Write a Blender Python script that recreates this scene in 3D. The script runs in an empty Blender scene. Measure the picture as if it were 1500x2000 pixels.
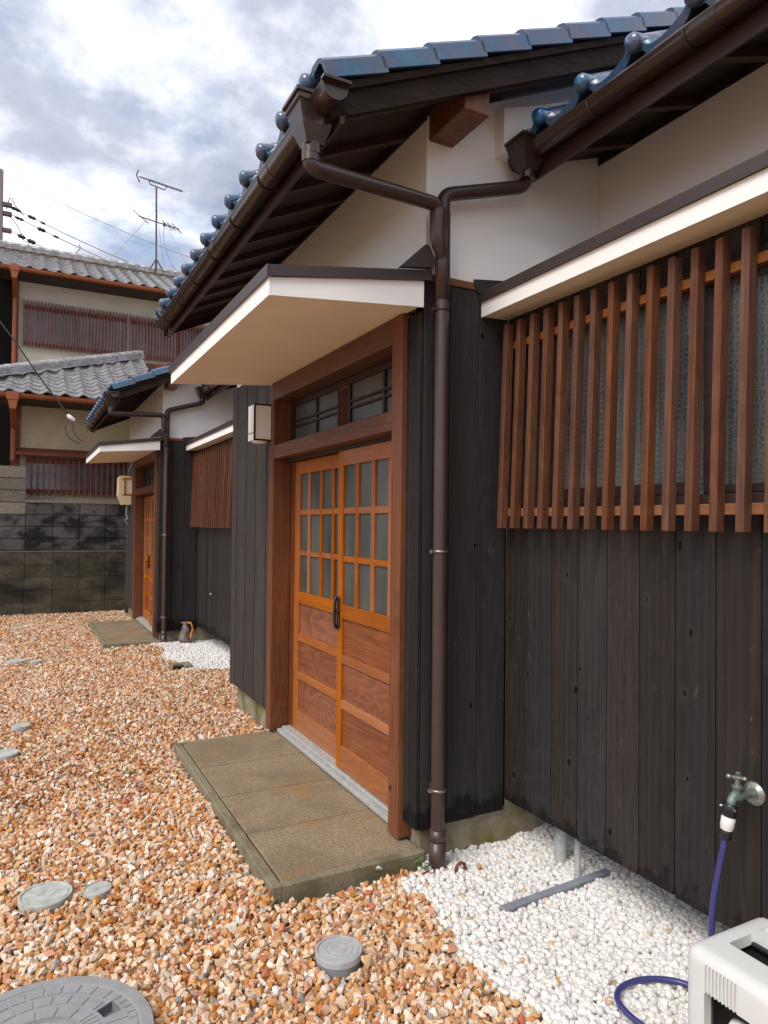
import bpy, bmesh, math, random
import numpy as np
from mathutils import Vector, Matrix
random.seed(7); RNG = np.random.default_rng(7)
S = bpy.context.scene; COL = S.collection
PI = math.pi; rad = math.radians

# ------------------------------------------------------------------ camera
cam_d = bpy.data.cameras.new('camera'); cam = bpy.data.objects.new('camera', cam_d); COL.objects.link(cam)
yaw, pitch, roll = rad(27.522), rad(.958), rad(.578)
fw = Vector((math.sin(yaw)*math.cos(pitch), math.cos(yaw)*math.cos(pitch), math.sin(pitch)))
rt = Vector((math.cos(yaw), -math.sin(yaw), 0)); up = rt.cross(fw)
r2 = rt*math.cos(roll)+up*math.sin(roll); u2 = -rt*math.sin(roll)+up*math.cos(roll)
M = Matrix((r2, u2, -fw)).transposed().to_4x4(); M.translation = Vector((0, 0, 1.45)); cam.matrix_world = M
cam_d.sensor_fit = 'VERTICAL'; cam_d.sensor_height = 24; cam_d.lens = 1357.9/2000*24
cam_d.clip_start = .05; cam_d.clip_end = 500; S.camera = cam
# ------------------------------------------------------------------ world: bright broken cloud
W = bpy.data.worlds.new('World'); S.world = W; W.use_nodes = True
SUN_AZ, SUN_EL = rad(244), rad(46)          # azimuth of the sun measured from +Y clockwise
def build_world():
    nt = W.node_tree; nt.nodes.clear(); N = nt.nodes.new; L = nt.links.new
    out = N('ShaderNodeOutputWorld'); mix = N('ShaderNodeMixShader')
    b1 = N('ShaderNodeBackground'); b2 = N('ShaderNodeBackground')
    sky = N('ShaderNodeTexSky'); sky.sky_type = 'NISHITA'; sky.sun_disc = False
    sky.sun_elevation = SUN_EL; sky.sun_rotation = SUN_AZ
    L(sky.outputs[0], b1.inputs[0]); b1.inputs[1].default_value = .12
    tc = N('ShaderNodeTexCoord'); sp = N('ShaderNodeSeparateXYZ'); L(tc.outputs['Generated'], sp.inputs[0])
    ab = N('ShaderNodeMath'); ab.operation = 'MAXIMUM'; ab.inputs[1].default_value = 0; L(sp.outputs[2], ab.inputs[0])
    ad = N('ShaderNodeMath'); ad.operation = 'ADD'; ad.inputs[1].default_value = .34; L(ab.outputs[0], ad.inputs[0])
    dv = []
    for i in (0, 1):
        d = N('ShaderNodeMath'); d.operation = 'DIVIDE'; L(sp.outputs[i], d.inputs[0]); L(ad.outputs[0], d.inputs[1]); dv.append(d)
    cb = N('ShaderNodeCombineXYZ'); L(dv[0].outputs[0], cb.inputs[0]); L(dv[1].outputs[0], cb.inputs[1]); cb.inputs[2].default_value = 3.7
    def noise(sc, det, ro, dist, loc):
        mp = N('ShaderNodeMapping'); mp.inputs['Location'].default_value = loc; L(cb.outputs[0], mp.inputs[0])
        n = N('ShaderNodeTexNoise'); n.inputs['Scale'].default_value = sc; n.inputs['Detail'].default_value = det
        n.inputs['Roughness'].default_value = ro; n.inputs['Distortion'].default_value = dist
        L(mp.outputs[0], n.inputs['Vector']); return n
    n1 = noise(2.2, 10, .58, .05, (10.35, 9.55, 3.5)); r1 = N('ShaderNodeValToRGB'); L(n1.outputs['Fac'], r1.inputs[0])
    e = r1.color_ramp.elements
    e[0].position = .43; e[0].color = (1.02, 1.02, 1.03, 1); e[1].position = .64; e[1].color = (.30, .33, .42, 1)
    m = e.new(.49); m.color = (.66, .69, .77, 1); m = e.new(.545); m.color = (.42, .45, .55, 1)
    L(r1.outputs[0], b2.inputs[0]); b2.inputs[1].default_value = 1.0
    n2 = noise(1.3, 6, .6, .1, (4.1, 2.6, 1)); r2_ = N('ShaderNodeValToRGB'); L(n2.outputs['Fac'], r2_.inputs[0])
    e = r2_.color_ramp.elements; e[0].position = .33; e[0].color = (0, 0, 0, 1); e[1].position = .43; e[1].color = (1, 1, 1, 1)
    L(r2_.outputs[0], mix.inputs[0]); L(b1.outputs[0], mix.inputs[1]); L(b2.outputs[0], mix.inputs[2]); L(mix.outputs[0], out.inputs[0])
build_world()
sd = bpy.data.lights.new('sun', 'SUN'); sd.energy = 2.0; sd.angle = rad(30); sd.color = (1, .95, .88)
sun = bpy.data.objects.new('sun', sd); COL.objects.link(sun)
sv = Vector((math.sin(SUN_AZ)*math.cos(SUN_EL), math.cos(SUN_AZ)*math.cos(SUN_EL), math.sin(SUN_EL)))
sun.rotation_euler = sv.to_track_quat('Z', 'Y').to_euler(); sun.location = (-4, -3, 9)
S.view_settings.view_transform = 'Standard'; S.view_settings.look = 'None'
S.view_settings.exposure = 0.58; S.view_settings.gamma = 1; S.view_settings.use_curve_mapping = False

# ------------------------------------------------------------------ materials
MATS = {}
class NT:
    def __init__(s, name):
        s.m = bpy.data.materials.new(name); s.m.use_nodes = True; s.nt = s.m.node_tree
        s.b = s.nt.nodes['Principled BSDF']; MATS[name] = s.m
    def n(s, t, **k):
        o = s.nt.nodes.new('ShaderNode'+t)
        for a, v in k.items(): setattr(o, a, v)
        return o
    def l(s, a, b): s.nt.links.new(a, b)
    def mixc(s, fac, a, b, mode='MIX'):
        x = s.n('Mix', data_type='RGBA', blend_type=mode)
        for i, v in ((0, fac), (6, a), (7, b)):
            if hasattr(v, 'links') or hasattr(v, 'is_output'): s.l(v, x.inputs[i])
            elif i: x.inputs[i].default_value = (*v, 1)
            else: x.inputs[i].default_value = v
        return x.outputs[2]
    def noise(s, vec, sc, det=4, ro=.55, dist=0):
        x = s.n('TexNoise'); x.inputs['Scale'].default_value = sc; x.inputs['Detail'].default_value = det
        x.inputs['Roughness'].default_value = ro; x.inputs['Distortion'].default_value = dist
        s.l(vec, x.inputs['Vector']); return x.outputs['Fac']
    def ramp(s, f, *st):
        x = s.n('ValToRGB'); s.l(f, x.inputs[0]); e = x.color_ramp.elements
        while len(e) < len(st): e.new(.5)
        for i, (p, c) in enumerate(st):
            e[i].position = p; e[i].color = (*c, 1) if len(c) == 3 else c
        return x.outputs[0]
    def coords(s, scale=(1, 1, 1), rnd=37.0, obj=True):
        tc = s.n('TexCoord'); oi = s.n('ObjectInfo'); s.oi = oi
        mp = s.n('Mapping'); mp.inputs['Scale'].default_value = scale
        if obj:
            mu = s.n('VectorMath', operation='SCALE'); mu.inputs[0].default_value = (rnd, rnd*.7, rnd*1.3)
            s.l(oi.outputs['Random'], mu.inputs['Scale'])
            ad = s.n('VectorMath', operation='ADD'); s.l(tc.outputs['Object'], ad.inputs[0]); s.l(mu.outputs[0], ad.inputs[1])
            s.l(ad.outputs[0], mp.inputs[0])
        else:
            g = s.n('NewGeometry'); s.l(g.outputs['Position'], mp.inputs[0])
        return mp.outputs[0]
    def bump(s, h, st, dist=.01, prev=None):
        x = s.n('Bump'); x.inputs['Strength'].default_value = st; x.inputs['Distance'].default_value = dist
        s.l(h, x.inputs['Height'])
        if prev: s.l(prev, x.inputs['Normal'])
        s.l(x.outputs[0], s.b.inputs['Normal']); return x.outputs[0]
    def base(s, c):
        if isinstance(c, tuple): s.b.inputs['Base Color'].default_value = (*c, 1)
        else: s.l(c, s.b.inputs['Base Color'])
    def set(s, **k):
        for a, v in k.items():
            i = s.b.inputs[a.replace('_', ' ')]
            if hasattr(v, 'is_output'): s.l(v, i)
            else: i.default_value = v

def wood(name, c1, c2, c3, axis='z', fine=90, rough=.55, knots=False, var=.35, spec=.35, bump=.25, worn=None, big=7, rings=.22, stain=False):
    t = NT(name); st = {'x': (.05, 1, 1), 'y': (1, .05, 1), 'z': (1, 1, .05)}[axis]
    v = t.coords(st); v2 = t.coords({'x': (.25, 1, 1), 'y': (1, .25, 1), 'z': (1, 1, .25)}[axis])
    f1 = t.noise(v, fine, 4, .6, .6); f2 = t.noise(v2, big, 3, .5, 1.6)
    wv = t.n('TexWave', wave_type='BANDS', bands_direction={'x': 'Y', 'y': 'X', 'z': 'Y'}[axis]); t.l(v, wv.inputs['Vector'])
    wv.inputs['Scale'].default_value = 9; wv.inputs['Distortion'].default_value = 6; wv.inputs['Detail'].default_value = 2; wv.inputs['Detail Scale'].default_value = 1.2
    a = t.ramp(f1, (.3, c1), (.52, c2), (.75, c3))
    b = t.ramp(f2, (.3, c1), (.55, c2), (.75, c3))
    c = t.mixc(.5, a, b)
    c = t.mixc(.22, c, t.ramp(wv.outputs['Fac'], (.2, c1), (.9, c3)))
    v3 = t.coords({'x': (.16, 1, 1), 'y': (1, .16, 1), 'z': (1, 1, .16)}[axis]); nr = t.noise(v3, 3.6, 2, .45, .35)
    m1 = t.n('Math', operation='MULTIPLY'); t.l(nr, m1.inputs[0]); m1.inputs[1].default_value = 26
    m2 = t.n('Math', operation='FRACT'); t.l(m1.outputs[0], m2.inputs[0])
    ring = t.ramp(m2.outputs[0], (0, c3), (.45, c2), (.82, c1), (.93, c3)); c = t.mixc(rings, c, ring)
    mr = t.n('MapRange'); t.l(t.oi.outputs['Random'], mr.inputs[0]); mr.inputs[3].default_value = 1-var; mr.inputs[4].default_value = 1+var
    hs = t.n('HueSaturation'); t.l(c, hs.inputs['Color']); t.l(mr.outputs[0], hs.inputs['Value'])
    wn = t.n('TexWhiteNoise', noise_dimensions='1D'); t.l(t.oi.outputs['Random'], wn.inputs['W'])
    mr2 = t.n('MapRange'); t.l(wn.outputs['Value'], mr2.inputs[0]); mr2.inputs[3].default_value = .88; mr2.inputs[4].default_value = 1.1
    t.l(mr2.outputs[0], hs.inputs['Saturation']); c = hs.outputs[0]
    if knots:
        sx = t.n('SeparateXYZ'); t.l(t.coords(), sx.inputs[0]); ad = t.n('Math', operation='ADD'); cm = t.n('CombineXYZ')
        i1, i2, i3 = {'x': (1, 2, 0), 'y': (0, 2, 1), 'z': (0, 1, 2)}[axis]; t.l(sx.outputs[i1], ad.inputs[0]); t.l(sx.outputs[i2], ad.inputs[1])
        t.l(ad.outputs[0], cm.inputs[0]); md = t.n('Math', operation='MULTIPLY'); t.l(sx.outputs[i3], md.inputs[0]); md.inputs[1].default_value = .62; t.l(md.outputs[0], cm.inputs[1])
        vo = t.n('TexVoronoi', feature='F1', voronoi_dimensions='2D'); t.l(cm.outputs[0], vo.inputs['Vector']); vo.inputs['Scale'].default_value = 5.2
        sc_ = t.n('SeparateColor'); t.l(vo.outputs['Color'], sc_.inputs[0]); sel = t.n('Math', operation='GREATER_THAN'); t.l(sc_.outputs[0], sel.inputs[0]); sel.inputs[1].default_value = knots if knots is not True else .5
        dm = t.n('MapRange'); t.l(sc_.outputs[1], dm.inputs[0]); dm.inputs[3].default_value = .8; dm.inputs[4].default_value = 2.4
        dn = t.noise(t.coords(), 40, 2, .5); dd = t.n('Math', operation='MULTIPLY'); t.l(vo.outputs['Distance'], dd.inputs[0]); t.l(dm.outputs[0], dd.inputs[1])
        d3 = t.n('Math', operation='MULTIPLY_ADD'); t.l(dn, d3.inputs[0]); d3.inputs[1].default_value = .05; t.l(dd.outputs[0], d3.inputs[2])
        halo = t.ramp(vo.outputs['Distance'], (.05, (.35, .35, .35)), (.14, (0, 0, 0))); c = t.mixc(t.mixc(sel.outputs[0], (0, 0, 0), halo), c, c3)
        k0 = t.ramp(d3.outputs[0], (.060, (1, 1, 1)), (.085, (0, 0, 0))); k = t.mixc(sel.outputs[0], (0, 0, 0), k0)
        c = t.mixc(k, c, tuple(x*.22 for x in c1))
    if worn:
        w = t.ramp(t.noise(t.coords((1, 1, .35)), 26, 5, .75), (.63, (0, 0, 0)), (.73, (1, 1, 1)))
        m_ = t.mixc(.6, (0, 0, 0), w); c = t.mixc(m_, c, worn)
    if stain:                                # splash marks near the ground
        g_ = t.n('NewGeometry'); sz = t.n('SeparateXYZ'); t.l(g_.outputs['Position'], sz.inputs[0]); nn = t.noise(t.coords((1, 1, .6), obj=False), 16, 5, .7)
        a_ = t.n('Math', operation='MULTIPLY_ADD'); t.l(nn, a_.inputs[0]); a_.inputs[1].default_value = .42; t.l(sz.outputs[2], a_.inputs[2])
        c = t.mixc(t.ramp(a_.outputs[0], (.42, (1, 1, 1)), (.47, (0, 0, 0))), c, (.010, .009, .010))
    t.base(c); t.set(Roughness=rough, Specular_IOR_Level=spec); t.bump(f1, bump, .004); return t.m

wood('charred_plank', (.018, .0165, .0165), (.027, .0245, .024), (.042, .038, .036), fine=70, rough=.62, knots=True, var=.28, spec=.14, worn=(.12, .11, .10), stain=True, rings=.2)
wood('weathered_plank', (.024, .020, .018), (.045, .038, .035), (.082, .072, .067), fine=60, rough=.65, knots=True, var=.15, spec=.25, worn=(.14, .13, .12))
wood('charred_plank_brown', (.021, .017, .015), (.031, .025, .022), (.048, .040, .035), fine=70, rough=.6, knots=True, var=.25, spec=.14, worn=(.12, .11, .10), stain=True, rings=.2)
wood('post_wood', (.085, .027, .011), (.15, .052, .023), (.23, .088, .043), knots=.8, var=.12, rough=.45)
wood('beam_wood', (.075, .026, .014), (.13, .052, .030), (.22, .100, .062), axis='y', knots=True, var=.1, rough=.5)
wood('door_wood', (.235, .064, .012), (.335, .102, .021), (.44, .158, .040), var=.12, rough=.42, spec=.32, bump=.12, rings=.25)
wood('door_wood_cross', (.235, .064, .012), (.335, .102, .021), (.44, .158, .040), axis='y', var=.12, rough=.42, spec=.32, bump=.12, rings=.25)
wood('door_panel_wood', (.13, .036, .014), (.19, .058, .025), (.36, .125, .052), axis='y', fine=26, var=.08, rough=.4, spec=.45, big=16, rings=.30)
wood('lattice_wood', (.062, .022, .011), (.112, .043, .022), (.185, .080, .044), knots=.85, var=.12, rough=.6, spec=.22)
wood('rail_wood', (.17, .060, .020), (.27, .100, .036), (.34, .145, .060), axis='y', var=.1, rough=.5)
wood('eave_wood', (.014, .009, .008), (.026, .016, .014), (.050, .032, .026), axis='x', var=.2, rough=.6)
wood('eave_wood_long', (.026, .013, .011), (.045, .023, .019), (.075, .042, .035), axis='y', var=.15, rough=.5)
wood('barge_wood', (.010, .006, .005), (.022, .013, .010), (.05, .030, .023), axis='x', var=.1, rough=.75, spec=.15)
wood('dark_sash', (.018, .010, .008), (.032, .017, .013), (.055, .030, .024), axis='y', var=.15, rough=.45)
wood('red_lattice', (.10, .028, .020), (.16, .050, .038), (.23, .090, .072), var=.18, rough=.6)

def simple(name, col, rough=.5, spec=.5, metal=0, mottle=0, msc=6, bump=0, bsc=60, col2=None, obj=True, coat=0):
    t = NT(name); v = t.coords(obj=obj)
    if mottle or col2:
        f = t.noise(v, msc, 6, .65)
        c2 = col2 or tuple(x*(1-mottle) for x in col)
        t.base(t.ramp(f, (.35, c2), (.65, col)))
    else: t.base(col)
    t.set(Roughness=rough, Specular_IOR_Level=spec, Metallic=metal, Coat_Weight=coat)
    if bump: t.bump(t.noise(v, bsc, 4, .6), bump, .004)
    return t.m
simple('plaster_white', (.90, .90, .895), .85, .2, mottle=.05, msc=2.2, bump=.10, bsc=160, obj=False)
simple('fascia_white', (.88, .87, .85), .7, .3, mottle=.03, bump=.05)
simple('soffit_cream', (.92, .83, .69), .8, .2, mottle=.04, msc=3, bump=.06, obj=False)
simple('gutter_brown', (.040, .023, .018), .26, .5, mottle=.2, msc=4, coat=.15)
simple('pipe_brown', (.060, .036, .030), .34, .5, mottle=.22, msc=3)
simple('flashing_brown', (.048, .032, .030), .42, .5, mottle=.15, bump=.03)
simple('flashing_dark', (.030, .028, .030), .5, .5, mottle=.2)
simple('copper_strip', (.20, .085, .035), .45, .5, mottle=.3)
simple('steel_clip', (.30, .26, .24), .35, .5, metal=.8)
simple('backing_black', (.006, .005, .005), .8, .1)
simple('iron_black', (.012, .011, .012), .4, .5)
simple('lamp_frame_black', (.012, .010, .010), .45, .4)
simple('lamp_paper', (.94, .935, .93), .6, .3)
simple('lamp_frame_wood', (.50, .19, .05), .5, .4, mottle=.3)
simple('meter_beige', (.66, .53, .34), .5, .4, mottle=.08)
simple('sill_metal', (.42, .43, .42), .45, .5, mottle=.3, msc=30, bump=.2)
simple('cap_grey', (.42, .42, .43), .55, .4, mottle=.18, msc=40, bump=.15, bsc=200)
simple('cap_dark', (.20, .21, .23), .6, .4)
simple('lid_grey', (.29, .29, .295), .55, .4, mottle=.2, msc=12, bump=.15, bsc=260)
simple('lid_mortar', (.50, .51, .48), .8, .3, mottle=.4, msc=30, bump=.3)
simple('conduit_grey', (.42, .42, .41), .6, .4, mottle=.3, msc=25)
simple('channel_blue_grey', (.24, .25, .29), .6, .4, mottle=.25, msc=25)
simple('hose_blue', (.045, .045, .17), .35, .5, mottle=.12, msc=8)
simple('plastic_black', (.015, .015, .017), .35, .5)
simple('plastic_white', (.78, .76, .76), .4, .5)
simple('reel_plastic', (.62, .62, .60), .42, .45, mottle=.03, bump=.04, bsc=300)
simple('tap_metal', (.36, .38, .34), .32, .5, metal=.75, mottle=.35, msc=60)
simple('tap_verdigris', (.20, .27, .23), .5, .5, metal=.4, mottle=.4, msc=70)
simple('jug_brown', (.07, .035, .028), .2, .6, col2=(.28, .22, .19), msc=14)
simple('jug_orange', (.62, .25, .03), .25, .6, mottle=.5, msc=40)
simple('orange_gutter', (.30, .080, .022), .42, .5, mottle=.3)
simple('red_trim', (.20, .045, .030), .55, .4, mottle=.25)
simple('stucco_beige', (.50, .44, .30), .9, .2, mottle=.14, msc=5, bump=.5, bsc=90, obj=False)
simple('stucco_pale', (.50, .48, .39), .9, .2, mottle=.12, msc=4, bump=.4, bsc=90, obj=False)
simple('grey_tile', (.36, .355, .36), .28, .6, col2=(.13, .125, .125), msc=9, bump=.15, bsc=60)
simple('far_glass', (.20, .19, .20), .15, .6, mottle=.6, msc=3)
simple('pole_concrete', (.30, .27, .26), .8, .3, mottle=.2)
simple('wire_dark', (.03, .03, .035), .5, .4)
simple('wire_pale', (.30, .30, .33), .5, .4)
simple('antenna_metal', (.10, .075, .085), .5, .5, mottle=.3)
simple('leaf_red', (.40, .05, .02), .6, .3)
simple('leaf_green', (.06, .12, .03), .6, .3)

def glazed():
    t = NT('blue_tile'); v = t.coords((1, 1, 1)); f = t.noise(v, 7, 5, .6, .4)
    c = t.ramp(f, (.30, (.085, .080, .13)), (.45, (.060, .085, .155)), (.56, (.028, .095, .19)), (.70, (.035, .135, .215)))
    c2 = t.mixc(t.ramp(t.noise(v, 55, 5, .7), (.55, (0, 0, 0)), (.75, (.45, .45, .45))), c, (.14, .20, .22))
    t.base(c2); t.set(Roughness=.24, Specular_IOR_Level=.6, Coat_Weight=.3); t.bump(t.noise(v, 34, 4, .6), .12, .004)
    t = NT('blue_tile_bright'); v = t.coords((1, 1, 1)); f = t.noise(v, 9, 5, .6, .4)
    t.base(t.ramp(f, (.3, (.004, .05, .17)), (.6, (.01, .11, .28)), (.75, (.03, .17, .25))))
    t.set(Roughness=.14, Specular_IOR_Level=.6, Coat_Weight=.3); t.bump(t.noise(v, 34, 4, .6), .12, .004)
glazed()
def concrete():
    t = NT('foundation_concrete'); v = t.coords(obj=False)
    c = t.ramp(t.noise(v, 9, 6, .7), (.35, (.17, .135, .085)), (.65, (.33, .29, .22)))
    moss = t.ramp(t.noise(v, 3.2, 4, .6), (.5, (0, 0, 0)), (.66, (1, 1, 1)))
    c = t.mixc(moss, c, (.13, .115, .022)); t.base(c); t.set(Roughness=.9, Specular_IOR_Level=.2); t.bump(t.noise(v, 70, 5, .7), .4, .005)
    t = NT('slab_stone'); v = t.coords(obj=False)
    c = t.ramp(t.noise(v, 120, 5, .85), (.36, (.135, .096, .055)), (.50, (.25, .185, .112)), (.64, (.40, .32, .225)))
    st = t.ramp(t.noise(v, 3.0, 5, .65, .5), (.42, (0, 0, 0)), (.62, (1, 1, 1)))
    c = t.mixc(t.mixc(.45, (0, 0, 0), st), c, (.12, .092, .055))
    ru = t.ramp(t.noise(v, 2.1, 5, .6), (.56, (0, 0, 0)), (.68, (1, 1, 1)))
    c = t.mixc(t.mixc(.55, (0, 0, 0), ru), c, (.30, .165, .045)); t.base(c); t.set(Roughness=.72, Specular_IOR_Level=.4); t.bump(t.noise(v, 240, 3, .8), .35, .003)
    t = NT('slab_edge'); v = t.coords(obj=False)
    c = t.ramp(t.noise(v, 90, 5, .8), (.35, (.13, .108, .062)), (.65, (.29, .25, .17)))
    c = t.mixc(t.ramp(t.noise(v, 5, 4, .6), (.5, (0, 0, 0)), (.65, (.7, .7, .7))), c, (.09, .075, .03)); t.base(c); t.set(Roughness=.9); t.bump(t.noise(v, 120, 4, .8), .5, .004)
    for nm, ca, cb, dark, thr in (('block_lower', (.055, .048, .035), (.105, .090, .062), (.022, .019, .016), .50), ('block_upper', (.065, .062, .064), (.115, .11, .11), (.018, .016, .018), .50), ('block_pale', (.13, .115, .095), (.22, .20, .17), (.075, .066, .056), .34)):
        t = NT(nm); v = t.coords(obj=False)
        c = t.ramp(t.noise(v, 24, 6, .75), (.35, ca), (.65, cb))
        s_ = t.ramp(t.noise(t.coords((1, 1, 1.5), obj=False), 1.9 if nm != 'block_upper' else 2.6, 7, .58, .3), (1-thr-.05, (0, 0, 0)), (1-thr+(.14 if nm == 'block_lower' else .06), (1, 1, 1)))
        c = t.mixc(s_, c, dark)
        mr = t.n('MapRange'); t.l(t.oi.outputs['Random'], mr.inputs[0]); mr.inputs[3].default_value = .8; mr.inputs[4].default_value = 1.2
        hs = t.n('HueSaturation'); t.l(c, hs.inputs['Color']); t.l(mr.outputs[0], hs.inputs['Value'])
        t.base(hs.outputs[0]); t.set(Roughness=.9, Specular_IOR_Level=.25); t.bump(t.noise(v, 90, 5, .7), .5, .006)
concrete()
def glasses():
    t = NT('frosted_glass'); v = t.coords((1, 1, .6), obj=False)
    t.base(t.ramp(t.noise(v, 2.6, 3, .5), (.35, (.035, .045, .045)), (.65, (.10, .115, .11))))
    t.set(Roughness=.28, Specular_IOR_Level=.6); t.bump(t.noise(v, 120, 2, .5), .08, .002)
    t = NT('figured_glass'); v = t.coords(obj=False)
    w1 = t.n('TexWave', wave_type='BANDS', bands_direction='Z'); w2 = t.n('TexWave', wave_type='BANDS', bands_direction='Y')
    for w in (w1, w2):
        t.l(v, w.inputs['Vector']); w.inputs['Scale'].default_value = 15; w.inputs['Distortion'].default_value = 3.4; w.inputs['Detail'].default_value = 1; w.inputs['Detail Scale'].default_value = 2.5
    mx = t.n('Math', operation='MAXIMUM'); t.l(w1.outputs['Fac'], mx.inputs[0]); t.l(w2.outputs['Fac'], mx.inputs[1])
    big = t.ramp(t.noise(v, 2.4, 3, .5), (.35, (.032, .036, .035)), (.65, (.11, .12, .112)))
    hi = t.ramp(mx.outputs[0], (.84, (0, 0, 0)), (.97, (1, 1, 1)))
    t.base(t.mixc(t.mixc(.24, (0, 0, 0), hi), big, (.24, .26, .245))); t.set(Roughness=.22, Specular_IOR_Level=.6); t.bump(mx.outputs[0], .2, .003)
glasses()
def stones_mat(nm, rough, spec):
    t = NT(nm); a = t.n('VertexColor', layer_name='Col'); v = t.coords(obj=False)
    f = t.ramp(t.noise(v, 130, 4, .7), (.3, (.74, .70, .66)), (.7, (1.12, 1.1, 1.08)))
    t.base(t.mixc(1.0, a.outputs[0], f, 'MULTIPLY')); t.set(Roughness=rough, Specular_IOR_Level=spec); t.bump(t.noise(v, 300, 3, .7), .25, .002)
stones_mat('crushed_stone', .75, .3); stones_mat('white_pebble', .55, .35)
simple('gravel_bed', (.42, .25, .13), .95, .1, mottle=.5, msc=40, bump=.5, obj=False)
simple('earth_grey', (.20, .19, .18), .95, .1, mottle=.3, msc=30, obj=False)  # mottled grey earth colour

# ------------------------------------------------------------------ mesh helpers
class MB:
    def __init__(s): s.v = []; s.f = []; s.sm = []
    def add(s, vs, fs, smooth=False):
        o = len(s.v); s.v += [tuple(map(float, v)) for v in vs]; s.f += [tuple(i+o for i in f) for f in fs]; s.sm += [smooth]*len(fs); return s
    def box(s, x0, x1, y0, y1, z0, z1, c=0, shear=None):
        if c <= 0:
            vs = [(x, y, z) for x in (x0, x1) for y in (y0, y1) for z in (z0, z1)]
            fs = [(0, 1, 3, 2), (4, 6, 7, 5), (0, 4, 5, 1), (2, 3, 7, 6), (0, 2, 6, 4), (1, 5, 7, 3)]
        else:
            vs, fs = chamfer(x0, x1, y0, y1, z0, z1, c)
        if shear: vs = [shear(v) for v in vs]
        return s.add(vs, fs)
    def prism(s, pts, axis, a, b):           # polygon pts in the plane across `axis`, from a to b
        def P(p, t): return {'x': (t, p[0], p[1]), 'y': (p[0], t, p[1]), 'z': (p[0], p[1], t)}[axis]
        n = len(pts); vs = [P(p, a) for p in pts]+[P(p, b) for p in pts]
        fs = [tuple(range(n)), tuple(range(2*n-1, n-1, -1))]+[(i, i+n, (i+1) % n+n, (i+1) % n) for i in range(n)]
        return s.add(vs, fs)
    def tube(s, path, r, n=12, caps=True):
        P = [Vector(p) for p in path]; rs = r if isinstance(r, (list, tuple)) else [r]*len(P); vs = []; ref = None
        for i, p in enumerate(P):
            d = (P[min(i+1, len(P)-1)]-P[max(i-1, 0)]).normalized()
            if ref is None: ref = Vector((0, 0, 1)) if abs(d.z) < .9 else Vector((0, 1, 0))
            a = (ref-d*ref.dot(d)).normalized(); ref = a; b = d.cross(a)
            vs += [p+(a*math.cos(2*PI*k/n)+b*math.sin(2*PI*k/n))*rs[i] for k in range(n)]
        fs = [(i*n+k, i*n+(k+1) % n, (i+1)*n+(k+1) % n, (i+1)*n+k) for i in range(len(P)-1) for k in range(n)]
        s.add(vs, fs, True)
        if caps: s.add([vs[k] for k in range(n)], [tuple(range(n-1, -1, -1))]); s.add(vs[-n:], [tuple(range(n))])
        return s
    def lathe(s, prof, loc, axis='z', n=24, smooth=True):
        vs = []; ax = {'z': (Vector((1, 0, 0)), Vector((0, 1, 0)), Vector((0, 0, 1))), 'x': (Vector((0, 1, 0)), Vector((0, 0, 1)), Vector((1, 0, 0))), 'y': (Vector((0, 0, 1)), Vector((1, 0, 0)), Vector((0, 1, 0)))}[axis]
        L = Vector(loc)
        for r, h in prof: vs += [L+ax[2]*h+(ax[0]*math.cos(2*PI*k/n)+ax[1]*math.sin(2*PI*k/n))*max(r, 1e-4) for k in range(n)]
        fs = [(i*n+k, i*n+(k+1) % n, (i+1)*n+(k+1) % n, (i+1)*n+k) for i in range(len(prof)-1) for k in range(n)]
        return s.add(vs, fs, smooth)
def chamfer(x0, x1, y0, y1, z0, z1, c):
    bm = bmesh.new(); bmesh.ops.create_cube(bm, size=1)
    for v in bm.verts: v.co = Vector(((x0+x1)/2+v.co.x*(x1-x0), (y0+y1)/2+v.co.y*(y1-y0), (z0+z1)/2+v.co.z*(z1-z0)))
    bmesh.ops.bevel(bm, geom=bm.edges[:], offset=c, segments=1, affect='EDGES', profile=.5)
    bm.verts.index_update(); r = [tuple(v.co) for v in bm.verts], [tuple(v.index for v in f.verts) for f in bm.faces]; bm.free(); return r
WL = {}; CACHE = {}
def put(o, loc, parent):
    COL.objects.link(o); o.parent = parent; p = WL[parent] if parent else Vector((0, 0, 0)); o.location = loc-p; WL[o] = loc
def obj(name, mb, mat, parent=None, label=None, cat=None, group=None, kind=None, base=False):
    A = np.array(mb.v); lo, hi = A.min(0), A.max(0); c = (lo+hi)/2
    if base: c[2] = lo[2]
    A = A-c; key = (mat, tuple(np.round(A.ravel(), 4)), len(mb.f))
    if key in CACHE: me = CACHE[key]
    else:
        me = bpy.data.meshes.new(name); me.from_pydata(A.tolist(), [], mb.f); me.materials.append(MATS[mat])
        if any(mb.sm): me.polygons.foreach_set('use_smooth', mb.sm)
        bm = bmesh.new(); bm.from_mesh(me)
        if any(mb.sm) and not all(mb.sm): pass
        bmesh.ops.recalc_face_normals(bm, faces=bm.faces[:]); bm.to_mesh(me); bm.free(); CACHE[key] = me
    o = bpy.data.objects.new(name, me); put(o, Vector(c), parent)
    tag(o, label, cat, group, kind); return o
def tag(o, label=None, cat=None, group=None, kind=None):
    for k, v in (('label', label), ('category', cat), ('group', group), ('kind', kind)):
        if v: o[k] = v
def thing(name, label, cat, loc, group=None):
    o = bpy.data.objects.new(name, None); o.empty_display_size = .1; put(o, Vector(loc), None); tag(o, label, cat, group); return o
KIDS = lambda o: [c for c in bpy.data.objects if c.parent == o]
def copy_tree(root, off, skip=()):
    kids = {}
    for c in bpy.data.objects:
        if c.parent: kids.setdefault(c.parent, []).append(c)
    def rec(o, par):
        c = o.copy(); COL.objects.link(c); c.parent = par; WL[c] = WL[o]+off
        if par is None: c.location = o.location+off
        for ch in kids.get(o, []):
            if ch.name.split('.')[0] not in skip: rec(ch, c)
        return c
    return rec(root, None)
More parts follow.
